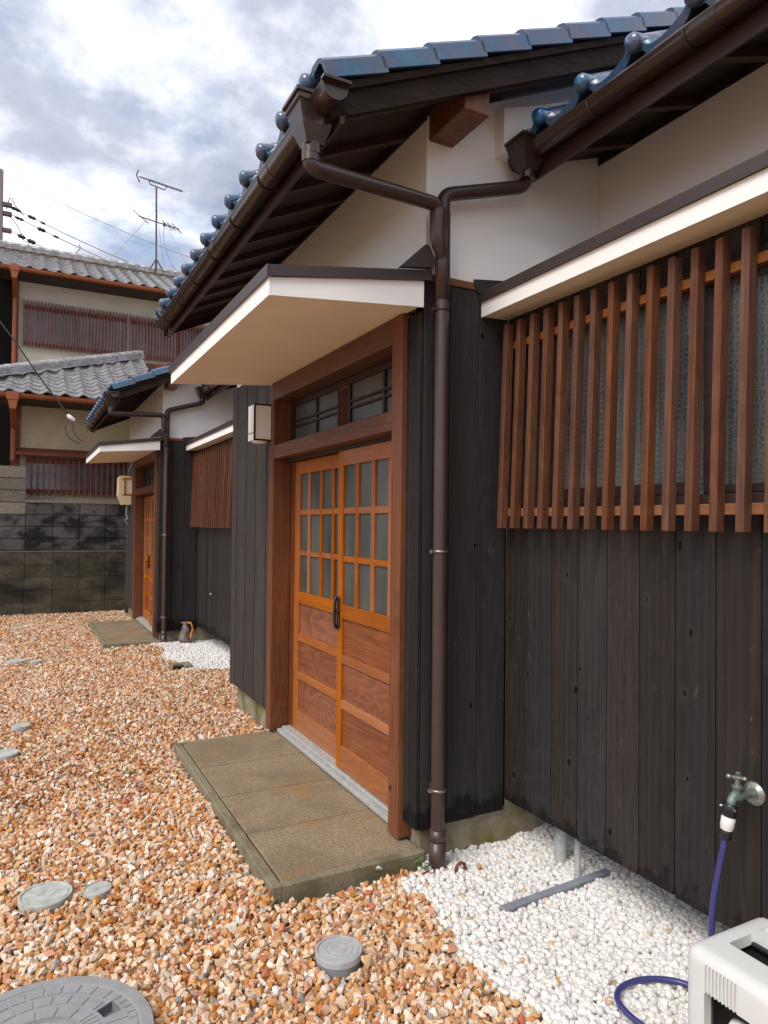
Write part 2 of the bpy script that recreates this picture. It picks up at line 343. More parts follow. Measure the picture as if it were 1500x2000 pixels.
def B(name, mat, par, x0, x1, y0, y1, z0, z1, c=0, **k): return obj(name, MB().box(x0, x1, y0, y1, z0, z1, c), mat, par, **k)
def bend(pts, r, seg=5):                      # rounds the corners of a polyline
    P = [Vector(p) for p in pts]; out = [P[0]]
    for i in range(1, len(P)-1):
        a = P[i]+(P[i-1]-P[i]).normalized()*min(r, (P[i-1]-P[i]).length*.45); b = P[i]+(P[i+1]-P[i]).normalized()*min(r, (P[i+1]-P[i]).length*.45)
        for k in range(seg+1):
            t = k/seg; out.append(a*(1-t)**2+P[i]*2*t*(1-t)+b*t*t)
    return out+[P[-1]]
def smooth_path(pts, n=8):
    P = [Vector(p) for p in pts]; P = [P[0]*2-P[1]]+P+[P[-1]*2-P[-2]]; out = []
    for i in range(1, len(P)-2):
        for k in range(n):
            t = k/n; a, b, c, d = P[i-1:i+3]
            out.append(.5*((2*b)+(c-a)*t+(2*a-5*b+4*c-d)*t*t+(-a+3*b-3*c+d)*t**3))
    return out+[P[-2]]

# ------------------------------------------------------------------ ground
g = MB().add([(x, y, z) for y, z in ((-40, -.03), (5, -.03), (9, -.08), (90, -.08)) for x in (-60, 60)], [(0, 1, 3, 2), (2, 3, 5, 4), (4, 5, 7, 6)])
obj('ground', g, 'gravel_bed', kind='structure')
def ground_z(x, y): return -.05*max(0, min(1, (y-5)/4))
RS = .458                                     # slope of the tiled roofs

# ------------------------------------------------------------------ the terrace house (one porch and the recessed wall beside it)
Y0 = 2.566; D = 6.25
house = thing('terrace_house', 'black plank terrace house nearest the camera, with orange wooden sliding doors and blue tiled eaves', 'house', (1.5, Y0, 0), 'terrace houses in a row')
T, RW = 1.50, 1.967                            # porch face, recessed wall face
# foundation
for q_ in ((T+.045, 2.6, Y0+.035, Y0+.16, -.1, .26), (T+.045, T+.16, 4.45, 5.47, -.1, .26), (2.5, 2.62, Y0-3.41, Y0+.03, -.1, .4), (T+.045, T+.16, Y0+.161, 2.80, -.1, .26)): B('foundation', 'foundation_concrete', house, *q_)
# plank walls ---- porch side (faces the camera)
w = B('side_wall', 'backing_black', house, T+.025, RW+.02, Y0+.022, Y0+.075, .16, 2.50)
xs = [T, T+.075, T+.157, T+.312, RW-.002]
for i in range(4): B('plank', 'charred_plank', w, xs[i]+.0015+(.022 if i == 0 else 0), xs[i+1]-.0015, Y0, Y0+.02, .142+.004*i, 2.497, .0025)
w = B('front_wall', 'backing_black', house, T+.022, T+.07, Y0+.076, 2.67, .16, 2.34)
B('plank', 'charred_plank', w, T, T+.020, Y0-.001, 2.625, .150, 2.36, .0025); B('plank', 'charred_plank', w, T, T+.019, 2.628, 2.70, .152, 2.36, .0025)
# porch front, beyond the doors
w = B('front_wall', 'backing_black', house, T+.022, T+.07, 4.53, 5.49, .20, 2.52)
y = 4.520
for i, wd in enumerate((.125, .118, .13, .12, .125, .13, .12, .125)):
    B('plank', 'weathered_plank', w, T-.004*(i % 2), T+.019, y+.002, y+wd-.003, .172+.003*(i % 3), 2.515, .0035); y += wd
w = B('end_wall', 'backing_black', house, T+.06, RW+.6, 5.47, 5.51, .16, 2.52)
B('plank', 'charred_plank', w, T, T+.30, 5.512, 5.53, .16, 2.515, .002); B('plank', 'charred_plank', w, T+.302, T+.6, 5.512, 5.53, .16, 2.515, .002)
# recessed wall beside the window
w = obj('recessed_wall', MB().box(RW+.022, RW+.06, Y0-3.41, Y0+.02, .24, 1.50).box(RW+.022, RW+.06, Y0-.30, Y0+.02, 1.50, 2.44).box(RW+.022, RW+.06, Y0-3.41, Y0-.3, 2.33, 2.44).box(RW+.022, RW+.06, Y0-3.41, Y0-2.15, 1.50, 2.33), 'backing_black', house)
for i in range(22):
    a = Y0-.002-.155*i; b = a-.1505; mt = 'charred_plank' if i % 5 in (1, 3) else 'charred_plank_brown'
    if i < 2 or b < Y0-2.12: B('plank', mt, w, RW, RW+.02, b, a, .204+.002*(i % 3), 2.40, .0025)
    else:
        B('plank', mt, w, RW, RW+.02, b, a, .204+.002*(i % 3), 1.499, .0025); B('plank', mt, w, RW, RW+.02, b, a, 2.30, 2.40, .0025)
# window behind the lattice
win = obj('window', MB().box(RW-.012, RW+.05, Y0-2.14, Y0-.305, 1.502, 1.555).box(RW-.012, RW+.05, Y0-2.14, Y0-.305, 2.235, 2.298).box(RW+.0, RW+.05, Y0-.355, Y0-.305, 1.556, 2.234).box(RW+.0, RW+.05, Y0-2.14, Y0-2.08, 1.556, 2.234), 'dark_sash', house)
for (a, b) in ((Y0-.357, Y0-1.05), (Y0-1.10, Y0-2.078)):
    k = B('sash', 'dark_sash', win, RW+.012, RW+.04, b-.03, b+.022, 1.557, 2.233, .003)
    B('glass_pane', 'figured_glass', win, RW+.022, RW+.030, b+.023, a, 1.557, 2.233)
B('sash_rail', 'dark_sash', win, RW+.006, RW+.036, Y0-1.0, Y0-.358, 1.557, 1.60, .003)
B('sash_rail', 'dark_sash', win, RW+.006, RW+.036, Y0-2.07, Y0-1.08, 1.557, 1.585, .003)
# lattice of upright bars
lean = lambda v: (v[0]+(.03*(v[2]-1.435)/.91), v[1], v[2])
lt = obj('window_lattice', MB().box(1.907, 1.934, .66, 2.515, 1.487, 1.522, .002, lean), 'rail_wood', house)
obj('rail', MB().box(1.907, 1.934, .66, 2.515, 2.235, 2.268, .002, lean), 'rail_wood', lt)
for i in range(21):
    yb = 2.487-.0891*i; obj('bar', MB().box(1.866, 1.906, yb-.0135, yb+.0135, 1.434, 2.343, .0025, lean), 'lattice_wood', lt)
for yy in (2.32, 1.25): obj('spacer', MB().box(1.931, 1.967, yy-.015, yy+.015, 1.49, 1.52, 0), 'rail_wood', lt)
# window canopy
cn = obj('window_canopy', MB().prism([(1.829, 2.386), (1.829, 2.449), (2.55, 2.70), (2.55, 2.55), (RW+.05, 2.392)], 'y', Y0-3.41, Y0-.003), 'soffit_cream', house)
obj('fascia', MB().prism([(1.819, 2.382), (1.828, 2.382), (1.828, 2.448), (1.819, 2.448)], 'y', Y0-3.41, Y0-.003), 'fascia_white', cn)
obj('flashing', MB().prism([(1.806, 2.447), (1.818, 2.4490), (2.545, 2.708), (2.545, 2.722), (1.806, 2.490)], 'y', Y0-3.41, Y0-.004), 'flashing_brown', cn)
obj('end_flashing', MB().prism([(1.775, 2.520), (1.80, 2.485), (2.4, 2.70), (2.4, 2.74), (2.02, 2.575), (1.775, 2.545)], 'y', Y0-.012, Y0-.0035), 'flashing_dark', cn)
# plaster walls
pl = MB(); zt = lambda x: 3.225+RS*(x-1.535)
pl.prism([(1.535, 2.531), (4.3, 2.531), (4.3, zt(4.3)), (1.535, zt(1.535))], 'y', Y0+.012, Y0+.11)
obj('plaster_wall', pl, 'plaster_white', house)
B('plaster_wall', 'plaster_white', house, 1.5352, 1.62, Y0+.111, 5.47, 2.40, 3.246)
obj('plaster_wall', MB().prism([(1.535, 2.531), (4.3, 2.531), (4.3, zt(4.3)), (1.535, zt(1.535))], 'y', 5.471, 5.55), 'plaster_white', house)
B('plaster_wall', 'plaster_white', house, 2.54, 2.62, Y0-3.41, Y0+.011, 2.41, 3.297)
obj('head_strip', MB().box(1.532, 1.80, Y0-.006, Y0+.03, 2.5, 2.532, .002), 'copper_strip', house)
obj('plaster_bulge', MB().prism([(1.90, 3.13), (1.90, 3.33), (2.02, 3.37), (2.5, 3.56), (2.5, 3.44), (2.02, 3.26), (1.99, 3.13)], 'y', Y0-.055, Y0+.011), 'plaster_white', house)
# ---- door frame
fr = obj('door_frame', MB().box(1.472, 1.60, 2.672, 2.762, .075, 2.377, .004), 'post_wood', house)
obj('post', MB().box(1.472, 1.60, 4.423, 4.512, .075, 2.377, .004), 'post_wood', fr)
obj('lintel', MB().box(1.474, 1.60, 2.763, 4.422, 2.262, 2.376, .003), 'beam_wood', fr)
obj('cross_beam', MB().box(1.474, 1.64, 2.763, 4.422, 1.872, 1.962, .004), 'beam_wood', fr)
obj('jamb', MB().box(1.601, 1.70, 4.36, 4.50, .075, 1.871), 'post_wood', fr); obj('jamb', MB().box(1.601, 1.66, 4.424, 4.50, 1.963, 2.30), 'post_wood', fr)
obj('jamb', MB().box(1.601, 1.70, 2.70, 2.762, .075, 2.30), 'post_wood', fr)
obj('track', MB().box(1.56, 1.66, 2.763, 4.42, 1.852, 1.871), 'dark_sash', fr)
obj('door_sill', MB().box(1.515, 1.545, 2.70, 4.40, .072, .096, .003).box(1.546, 1.70, 2.70, 4.40, .02, .108, .003), 'sill_metal', fr)
def door(xf, ya, yb, stile_a, stile_b, cols, label, handle_y, low):
    # xf front face; ya near end, yb far end
    d = obj('sliding_door', MB().box(xf, xf+.034, yb-stile_b, yb, low, 1.850, .003), 'door_wood', house, label=label)
    obj('stile', MB().box(xf, xf+.034, ya, ya+stile_a, low, 1.850, .003), 'door_wood', d)
    a, b = ya+stile_a+.0005, yb-stile_b-.0005
    for z0, z1, dx in ((1.766, 1.849, 0), (.929, 1.004, 0), (.685, .732, .003), (.440, .488, .003), (low+.002, .239, 0)):
        obj('rail', MB().box(xf+dx, xf+.033, a, b, z0, z1, .002), 'door_wood_cross', d)
    for z0, z1 in ((1.501, 1.535), (1.239, 1.271)): obj('muntin', MB().box(xf+.006, xf+.028, a, b, z0, z1, .0015), 'door_wood_cross', d)
    for c in cols: obj('muntin', MB().box(xf+.004, xf+.030, c-.019, c+.019, 1.0045, 1.7655, .0015), 'door_wood', d)
    e = [a]+sorted(cols)+[b]
    for i in range(len(e)-1):
        for z0, z1 in ((1.005, 1.238), (1.272, 1.500), (1.536, 1.765)):
            obj('glass_pane', MB().box(xf+.017, xf+.021, e[i]+(.020 if i else 0), e[i+1]-(.020 if i < len(e)-2 else 0), z0, z1), 'frosted_glass', d)
    for z0, z1 in ((.733, .928), (.489, .684), (.240, .439)): obj('panel', MB().box(xf+.014, xf+.022, a, b, z0, z1), 'door_panel_wood', d)
    return d
d1 = door(1.560, 2.765, 3.545, .03, .060, (2.94, 3.125, 3.313), 'right sliding door', 0, .110)
d2 = door(1.602, 3.50, 4.352, .07, .088, (3.728, 3.912, 4.108), 'left sliding door', 0, .105)
h = MB(); h.box(1.550, 1.559, 3.502, 3.534, .875, 1.045, .004); h.tube(smooth_path([(1.551, 3.518, 1.045), (1.537, 3.518, 1.03), (1.532, 3.518, .96), (1.537, 3.518, .89), (1.551, 3.518, .87)]), .0085, 8)
h.lathe([(0, -.003), (.017, -.003), (.017, .004), (0, .004)], (1.549, 3.518, .965), 'x', 12)
obj('handle', h, 'iron_black', d1)
obj('handle', MB().box(1.594, 1.6015, 3.525, 3.560, .90, 1.04, .003), 'iron_black', d2)
obj('blackout_sheet', MB().box(1.72, 1.74, 2.64, 5.46, .0, 2.5).box(1.61, 1.739, 2.70, 4.5, 2.302, 2.33), 'backing_black', house, kind='stuff')  # added black sheets behind the doors, block sky light leaking through gaps
# transom
ts = obj('transom', MB().box(1.60, 1.63, 2.763, 4.42, 1.963, 1.985, .002).box(1.601, 1.63, 2.763, 4.42, 2.225, 2.300, .002), 'dark_sash', house)
for a, b in ((4.395, 4.422), (3.99, 4.012), (3.085, 3.11), (2.763, 2.79), (3.50, 3.525), (3.655, 3.672)): obj('muntin', MB().box(1.603, 1.625, a, b, 1.986, 2.224, .001), 'dark_sash', ts)
for a, b in ((2.792, 3.083), (3.112, 3.498), (3.674, 3.988), (4.014, 4.393)):
    for z in (2.083, 2.118): obj('muntin', MB().box(1.604, 1.622, a, b, z, z+.014, .001), 'dark_sash', ts)
    obj('glass_pane', MB().box(1.616, 1.620, a, b, 1.986, 2.082), 'frosted_glass', ts); obj('glass_pane', MB().box(1.616, 1.620, a, b, 2.133, 2.224), 'frosted_glass', ts); obj('glass_pane', MB().box(1.616, 1.620, a, b, 2.098, 2.117), 'frosted_glass', ts)
obj('carved_panel', MB().box(1.606, 1.620, 3.526, 3.654, 1.986, 2.224), 'post_wood', ts)
cv = MB()
for i in range(5):
    yy = 3.536+.027*i; pts = [(1.600+.002*math.sin(k), yy+.009*math.sin(k*1.25+(i % 2)*PI), 1.99+k*.0115) for k in range(20)]; cv.tube(pts, .004, 5)
obj('carving', cv, 'lattice_wood', ts)
# ---- porch canopy
cp = obj('porch_canopy', MB().prism([(.828, 2.322), (1.50, 2.383), (1.50, 2.47), (.828, 2.378)], 'y', 2.542, 4.462), 'soffit_cream', house)
obj('fascia', MB().prism([(.828, 2.314), (1.499, 2.371), (1.499, 2.484), (.828, 2.383)], 'y', 2.530, 2.541), 'fascia_white', cp)
obj('fascia', MB().prism([(.828, 2.314), (1.499, 2.371), (1.499, 2.484), (.828, 2.383)], 'y', 4.463, 4.474), 'fascia_white', cp)
obj('fascia', MB().box(.816, .827, 2.530, 4.474, 2.312, 2.384), 'fascia_white', cp)
obj('flashing', MB().prism([(.806, 2.382), (1.53, 2.486), (1.53, 2.530), (.806, 2.424)], 'y', 2.516, 2.529).prism([(.806, 2.382), (1.53, 2.486), (1.53, 2.530), (.806, 2.424)], 'y', 4.4745, 4.49).box(.804, .8155, 2.515, 4.491, 2.380, 2.426), 'flashing_brown', cp)
obj('roof_sheet', MB().prism([(.816, 2.386), (1.499, 2.485), (1.53, 2.500), (1.53, 2.524), (.816, 2.420)], 'y', 2.5295, 4.474), 'flashing_brown', cp)
obj('apron_cap', MB().prism([(1.37, 2.513), (1.53, 2.535), (1.535, 2.57), (1.505, 2.625), (1.49, 2.628)], 'y', 2.50, 2.528), 'flashing_brown', cp)
# ---- roof over the porch: local frame x' up the slope
th = math.atan(RS); dx, dz = math.cos(th), math.sin(th)
low = lambda x: 3.045+RS*(x-1.038)             # underside of the verge tiles
rf = obj('roof', MB().prism([(.935, low(.935)-.028), (4.3, low(4.3)-.028), (4.3, low(4.3)-.004), (.935, low(.935)-.004)], 'y', 2.30, 5.555), 'eave_wood', house)
for i in range(10):
    yy = 2.42+.345*i
    obj('rafter', MB().prism([(.955, low(.955)-.062), (2.1, low(2.1)-.062), (2.1, low(2.1)-.029), (.955, low(.955)-.029)], 'y', yy-.021, yy+.021), 'eave_wood_long', rf)
obj('wall_filler', MB().box(1.524, 1.5345, 2.573, 5.45, low(1.53)-.064, low(1.53)-.027), 'eave_wood', rf)
obj('eave_board', MB().prism([(.985, low(.985)-.145), (1.003, low(1.003)-.145), (1.003, low(1.003)-.03), (.985, low(.985)-.03)], 'y', 2.262, 5.56), 'eave_wood_long', rf)
for ya, yb in ((2.262, 2.292), (5.561, 5.59)): obj('barge_board', MB().prism([(.955, low(.955)-.118), (4.3, low(4.3)-.118), (4.3, low(4.3)-.002), (.955, low(.955)-.002)], 'y', ya, yb), 'barge_wood', rf)
obj('barge_board', MB().prism([(.97, low(.97)-.030), (4.3, low(4.3)-.030), (4.3, low(4.3)-.001), (.97, low(.97)-.001)], 'y', 2.244, 2.261), 'barge_wood', rf)
obj('purlin', MB().box(1.547, 1.671, 2.305, Y0+.02, 3.118, 3.262, .004), 'post_wood', rf)
obj('purlin', MB().box(2.6, 2.72, 2.305, Y0+.02, 3.60, 3.74, .004), 'post_wood', rf)
def slope_pts(prof, x0, L, lift0=0, lift1=0, par_y=None, zref=low):
    """sweep a (y,z) profile up the roof slope from x0 over length L"""
    n = len(prof); vs = []
    for (s_, lf) in ((0, lift0), (L, lift1)):
        for (yy, zz) in prof: vs.append((x0+s_*dx-zz*dz, yy, zref(x0)+s_*dz+zz*dx+lf))
    fs = [(i, (i+1) % n, (i+1) % n+n, i+n) for i in range(n)]+[tuple(range(n-1, -1, -1)), tuple(range(n, 2*n))]
    return vs, fs
vt = [(0, 0), (0, .058), (.010, .070), (.030, .077), (.075, .077), (.10, .070), (.115, .055), (.25, .05), (.25, .035), (.10, .035), (.085, .055), (.03, .062), (.016, .054), (.016, 0)]
for side in (0, 1):
    pr_ = [((2.225+a) if side == 0 else (5.61-a), b) for a, b in vt]
    for i in range(13): 
        vs, fs = slope_pts(pr_, .925+.2195*i, .262, .014, -.004); obj('verge_tile', MB().add(vs, fs), 'blue_tile', rf)
def prof_z(t):
    d = t-round(t); d1 = (d if d > 0 else -d*1.7); return .050*math.exp(-(d1/.16)**2)-.006+.010*math.cos(2*PI*t-1.0)
def s_profile(y0, w, n=24, amp=.022, th_=.016):
    top = []
    for k in range(n+1):
        t = k/n; top.append((y0+w*t, prof_z(t)))
    return top+[(a, b-th_) for a, b in reversed(top)]
def eave_tile(yc, w, x0, zr, par, mat, flip=1):
    vs, fs = slope_pts([(a, b+.045) for a, b in s_profile(yc, w)], x0, .27, 0, 0, zref=zr); m = MB().add(vs, fs, True)
    vs, fs = slope_pts([(a, b+.045-(.020 if i > 24 else 0)) for i, (a, b) in enumerate(s_profile(yc, w))], x0-.004, .018, 0, 0, zref=zr); m.add(vs, fs)
    q = Vector((x0-.012-.06*dz, yc+.004, zr(x0)+.058)); a = Vector((-dx, 0, -dz)); r_ = .036
    path = [q-a*.06, q-a*.03, q-a*.012, q, q+a*.012, q+a*.021, q+a*.027]; m.tube(path, [.022, .030, r_*.93, r_, r_*.92, r_*.60, r_*.12], 20)
    return obj('eave_tile', m, mat, par)
for i in range(12): eave_tile(2.345+.262*i, .262, .925, lambda x: low(x)-.012, rf, 'blue_tile')
def tile_field(y0, y1, xa, xb, zr, par, mat, w=.262, sl=RS, step=.235):
    m = MB(); cols = int(round((y1-y0)/w)); n = 8; c_, s_ = math.cos(math.atan(sl)), math.sin(math.atan(sl))
    rows = int((xb-xa)/(step*c_))
    for r_ in range(rows):
        vs = []; 
        for e_, lf in ((0, .012), (1, -.003)):
            for k in range(cols*n+1):
                t = k/n; z = prof_z(t)+.045+lf; X = xa+(r_+e_)*step*c_
                vs.append((X-z*s_, y0+w*t, zr(X)+z*c_))
        N_ = cols*n+1; m.add(vs, [(k, k+1, k+1+N_, k+N_) for k in range(N_-1)], True)
    return obj('tile_field', m, mat, par, kind='stuff')
tile_field(2.345, 2.345+.262*12, .885+.25, 4.2, low, rf, 'blue_tile')
# ---- lower roof beside the porch
S2 = .34; low2 = lambda x: 3.135+S2*(x-2.0)
rf2 = obj('roof', MB().prism([(2.045, low2(2.045)-.022), (4.2, low2(4.2)-.022), (4.2, low2(4.2)), (2.045, low2(2.045))], 'y', Y0-3.41, Y0+.01), 'eave_wood', house)
for i in range(10):
    yy = Y0-.20-.35*i; obj('rafter', MB().prism([(2.07, low2(2.07)-.062), (2.539, low2(2.539)-.062), (2.539, low2(2.539)-.023), (2.07, low2(2.07)-.023)], 'y', yy-.02, yy+.02), 'eave_wood_long', rf2)
obj('eave_board', MB().prism([(2.048, low2(2.05)-.13), (2.068, low2(2.07)-.13), (2.068, low2(2.07)-.024), (2.048, low2(2.05)-.024)], 'y', Y0-3.41, Y0-.06), 'eave_wood_long', rf2)
obj('wall_filler', MB().box(2.529, 2.5395, Y0-3.41, Y0+.009, low2(2.53)-.062, low2(2.53)-.021), 'eave_wood', rf2)
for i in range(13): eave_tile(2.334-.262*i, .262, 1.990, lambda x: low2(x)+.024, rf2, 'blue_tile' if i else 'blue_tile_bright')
tile_field(Y0-3.41, Y0-.02, 2.24, 4.1, low2, rf2, 'blue_tile', sl=S2)
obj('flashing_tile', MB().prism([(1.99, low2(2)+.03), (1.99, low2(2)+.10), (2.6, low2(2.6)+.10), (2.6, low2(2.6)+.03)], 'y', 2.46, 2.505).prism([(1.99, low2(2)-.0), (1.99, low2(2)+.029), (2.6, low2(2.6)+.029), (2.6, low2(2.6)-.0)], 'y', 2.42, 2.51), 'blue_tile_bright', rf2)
# ---- gutters
def gutter(xc, zt_, ya, yb, par, hooks, cap=True):
    r = .045; pts = []
    for k in range(13):
        a = PI+PI*k/12; pts.append((xc+r*math.cos(a), zt_-.012+r*math.sin(a)))
    inner = [(xc+(p[0]-xc)*.93, zt_-.012+(p[1]-zt_+.012)*.93) for p in reversed(pts)]
    prof = pts+[(xc+r, zt_)]+[(xc+r-.004, zt_)]+inner+[(xc-r+.004, zt_-.004), (xc-r+.004, zt_), (xc-r-.004, zt_+.001), (xc-r-.006, zt_-.007)]
    g_ = MB(); n = len(prof); vs = [(p[0], t, p[1]) for t in (ya, yb) for p in prof]
    g_.add(vs, [(i, (i+1) % n, (i+1) % n+n, i+n) for i in range(n)], True); 
    G = obj('gutter', g_, 'gutter_brown', par)
    for yy in ((ya, yb) if cap else (yb,)):
        poly = [(p[0], p[1]) for p in pts]+[(xc+r+.002, zt_+.004), (xc-r-.008, zt_+.004)]
        s_ = -1 if yy == ya else 1
        obj('end_cap', MB().prism([(xc+(p[0]-xc)*1.04, zt_-.01+(p[1]-zt_+.01)*1.05) for p in poly], 'y', yy, yy+s_*.006).box(xc-.054, xc+.050, min(yy, yy+s_*.028), max(yy, yy+s_*.028), zt_-.004, zt_+.006), 'gutter_brown', G)
    for yy in hooks:
        ar = [(xc+(r+.004)*math.cos(PI+PI*k/12), yy, zt_-.012+(r+.004)*math.sin(PI+PI*k/12)) for k in range(13)]
        obj('gutter_bracket', MB().tube(ar, .0045, 6).tube([ar[9], (xc+r+.012, yy, zt_-.052), (xc+r+.03, yy, zt_-.07)], .004, 6), 'gutter_brown', G)
    for yy in hooks[1::2]:
        ar = [(xc+(r+.002)*math.cos(PI+PI*k/12), zt_-.012+(r+.002)*math.sin(PI+PI*k/12)) for k in range(13)]
        obj('joint_sleeve', MB().add([(p[0], t, p[1]) for t in (yy-.12, yy-.02) for p in ar], [(i, i+1, i+14, i+13) for i in range(12)], True), 'gutter_brown', G)
    return G
g1 = gutter(.935, 2.968, 2.190, 5.46, house, [2.47, 2.93, 3.39, 3.85, 4.31, 4.77, 5.23])
g2 = gutter(2.000, 3.138, Y0-3.41, 2.548, house, [2.05, 1.6, 1.15, .7])
def funnel(xc, yc, z0, z1, par, wx=.085, wy=.075):
    m = MB()
    def ring(z, a, b): return [(xc+sx*a, yc+sy*b, z) for sx, sy in ((-1, -1), (1, -1), (1, 1), (-1, 1))]
    lv = [ring(z0, .032, .032), ring(z0+(z1-z0)*.38, wx*.72, wy*.75), ring(z0+(z1-z0)*.78, wx*.92, wy*.92), ring(z0+(z1-z0)*.80, wx*1.04, wy*1.04), ring(z1-.012, wx*1.04, wy*1.04), ring(z1-.012, wx*1.14, wy*1.14), ring(z1, wx*1.14, wy*1.14), ring(z1, wx*.95, wy*.95), ring(z0+.02, .02, .02)]
    vs = [p for r_ in lv for p in r_]; m.add(vs, [(i*4+k, i*4+(k+1) % 4, (i+1)*4+(k+1) % 4, (i+1)*4+k) for i in range(len(lv)-1) for k in range(4)])
    m.tube([(xc, yc, z0-.03), (xc, yc, z0+.01)], .036, 16)
    return obj('rainwater_head', m, 'gutter_brown', par)
funnel(.918, 2.362, 2.822, 2.985, house, .078, .07)
funnel(1.985, 2.452, 3.030, 3.165, house, .074, .066)
# ---- downpipe
PX, PY, r = 1.572, 2.50, .0300
dp = obj('downpipe', MB().tube(bend([(PX, PY, -.02), (PX, PY, 2.855), (2.0, PY-.012, 2.985), (2.0, PY-.035, 3.06)], .045), r, 20), 'pipe_brown', house)
obj('branch_pipe', MB().tube(bend([(.915, 2.362, 2.80), (.915, 2.362, 2.748), (1.525, 2.468, 2.79), (1.531, 2.472, 2.70)], .04), r, 20), 'pipe_brown', dp)
obj('branch_socket', MB().tube([(1.531, 2.472, 2.768), (1.531, 2.472, 2.66), (1.54, 2.476, 2.62), (1.565, 2.49, 2.56)], [.036, .034, .031, .012], 18), 'pipe_brown', dp)
for z0, z1, rr in ((2.40, 2.775, .0325), (-.02, .12, .036), (.10, .17, .0335)): obj('pipe_socket', MB().lathe([(r, z0), (rr, z0), (rr, z1), (r, z1)], (PX, PY, 0), 'z', 20), 'pipe_brown', dp)
obj('pipe_socket', MB().tube([(2.0, PY-.026, 3.02), (2.0, PY-.040, 3.075)], .0335, 18), 'pipe_brown', dp)
obj('pipe_socket', MB().tube([(.915, 2.362, 2.765), (.915, 2.362, 2.815)], .0335, 18), 'pipe_brown', dp)
for z in (.335, 1.335, 2.36): obj('pipe_clip', MB().lathe([(r, z-.005), (.0345, z-.005), (.0345, z+.005), (r, z+.005)], (PX, PY, 0), 'z', 20).box(PX-.005, PX+.005, PY+.03, Y0+.002, z-.005, z+.005).box(PX-.046, PX-.033, PY-.008, PY+.008, z-.007, z+.007), 'gutter_brown' if z > 2 else 'steel_clip', dp)

# ---- second house in the row
house2 = copy_tree(house, Vector((-.015, D, -.05)))
house2['label'] = 'identical black plank terrace house farther down the row, beside the block wall'
# ------------------------------------------------------------------ entrance slabs
def slab(x0, x1, y0, y1, zt_, label, seed):
    t = thing('entrance_slab', label, 'doorstep', (x0, y0, zt_-.09), 'stone doorsteps in the gravel'); e = .042; rr = random.Random(seed)
    obj('kerb_edge', MB().box(x0, x0+e, y0, y1, zt_-.14, zt_, .004), 'slab_edge', t); obj('kerb_edge', MB().box(x0+e+.0005, x1+.03, y0, y0+e, zt_-.14, zt_-.0015, .004), 'slab_edge', t); obj('kerb_edge', MB().box(x0+e+.0005, x1, y1-e, y1, zt_-.14, zt_-.0015, .004), 'slab_edge', t)
    a = y0+e+.003; L = (y1-y0-2*e)/4
    for i in range(4): obj('stone_slab', MB().box(x0+e+.009, x1+.02, a+L*i+.004, a+L*(i+1)-.008, zt_-.08, zt_-.003-.002*rr.random(), .0045), 'slab_stone', t)
    obj('slab_bed', MB().box(x0+.01, x1+.03, y0+.01, y1-.01, zt_-.15, zt_-.016), 'backing_black', t)
slab(.864, 1.512, 2.545, 4.475, .066, 'long stone doorstep below the nearest sliding doors', 1)
slab(.868, 1.495, 2.62+D-.14, 4.5+D, .006, 'small stone doorstep below the far sliding doors', 2)

# ------------------------------------------------------------------ loose stone
def ico(sub):
    bm = bmesh.new(); bmesh.ops.create_icosphere(bm, subdivisions=sub, radius=1); bm.verts.index_update()
    r_ = np.array([v.co[:] for v in bm.verts]), np.array([[v.index for v in f.verts] for f in bm.faces]); bm.free(); return r_
def hull(n, seed):
    rr = np.random.default_rng(seed); p = rr.normal(size=(n, 3)); p /= np.linalg.norm(p, axis=1)[:, None]; p *= rr.uniform(.8, 1.12, (n, 1))
    bm = bmesh.new(); [bm.verts.new(q) for q in p]; rs = bmesh.ops.convex_hull(bm, input=bm.verts[:])
    bmesh.ops.delete(bm, geom=[v for v in bm.verts if not v.link_faces], context='VERTS'); bmesh.ops.triangulate(bm, faces=bm.faces[:]); bmesh.ops.recalc_face_normals(bm, faces=bm.faces[:])
    bm.verts.index_update(); r_ = np.array([v.co[:] for v in bm.verts]), np.array([[v.index for v in f.verts] for f in bm.faces]); bm.free(); return r_
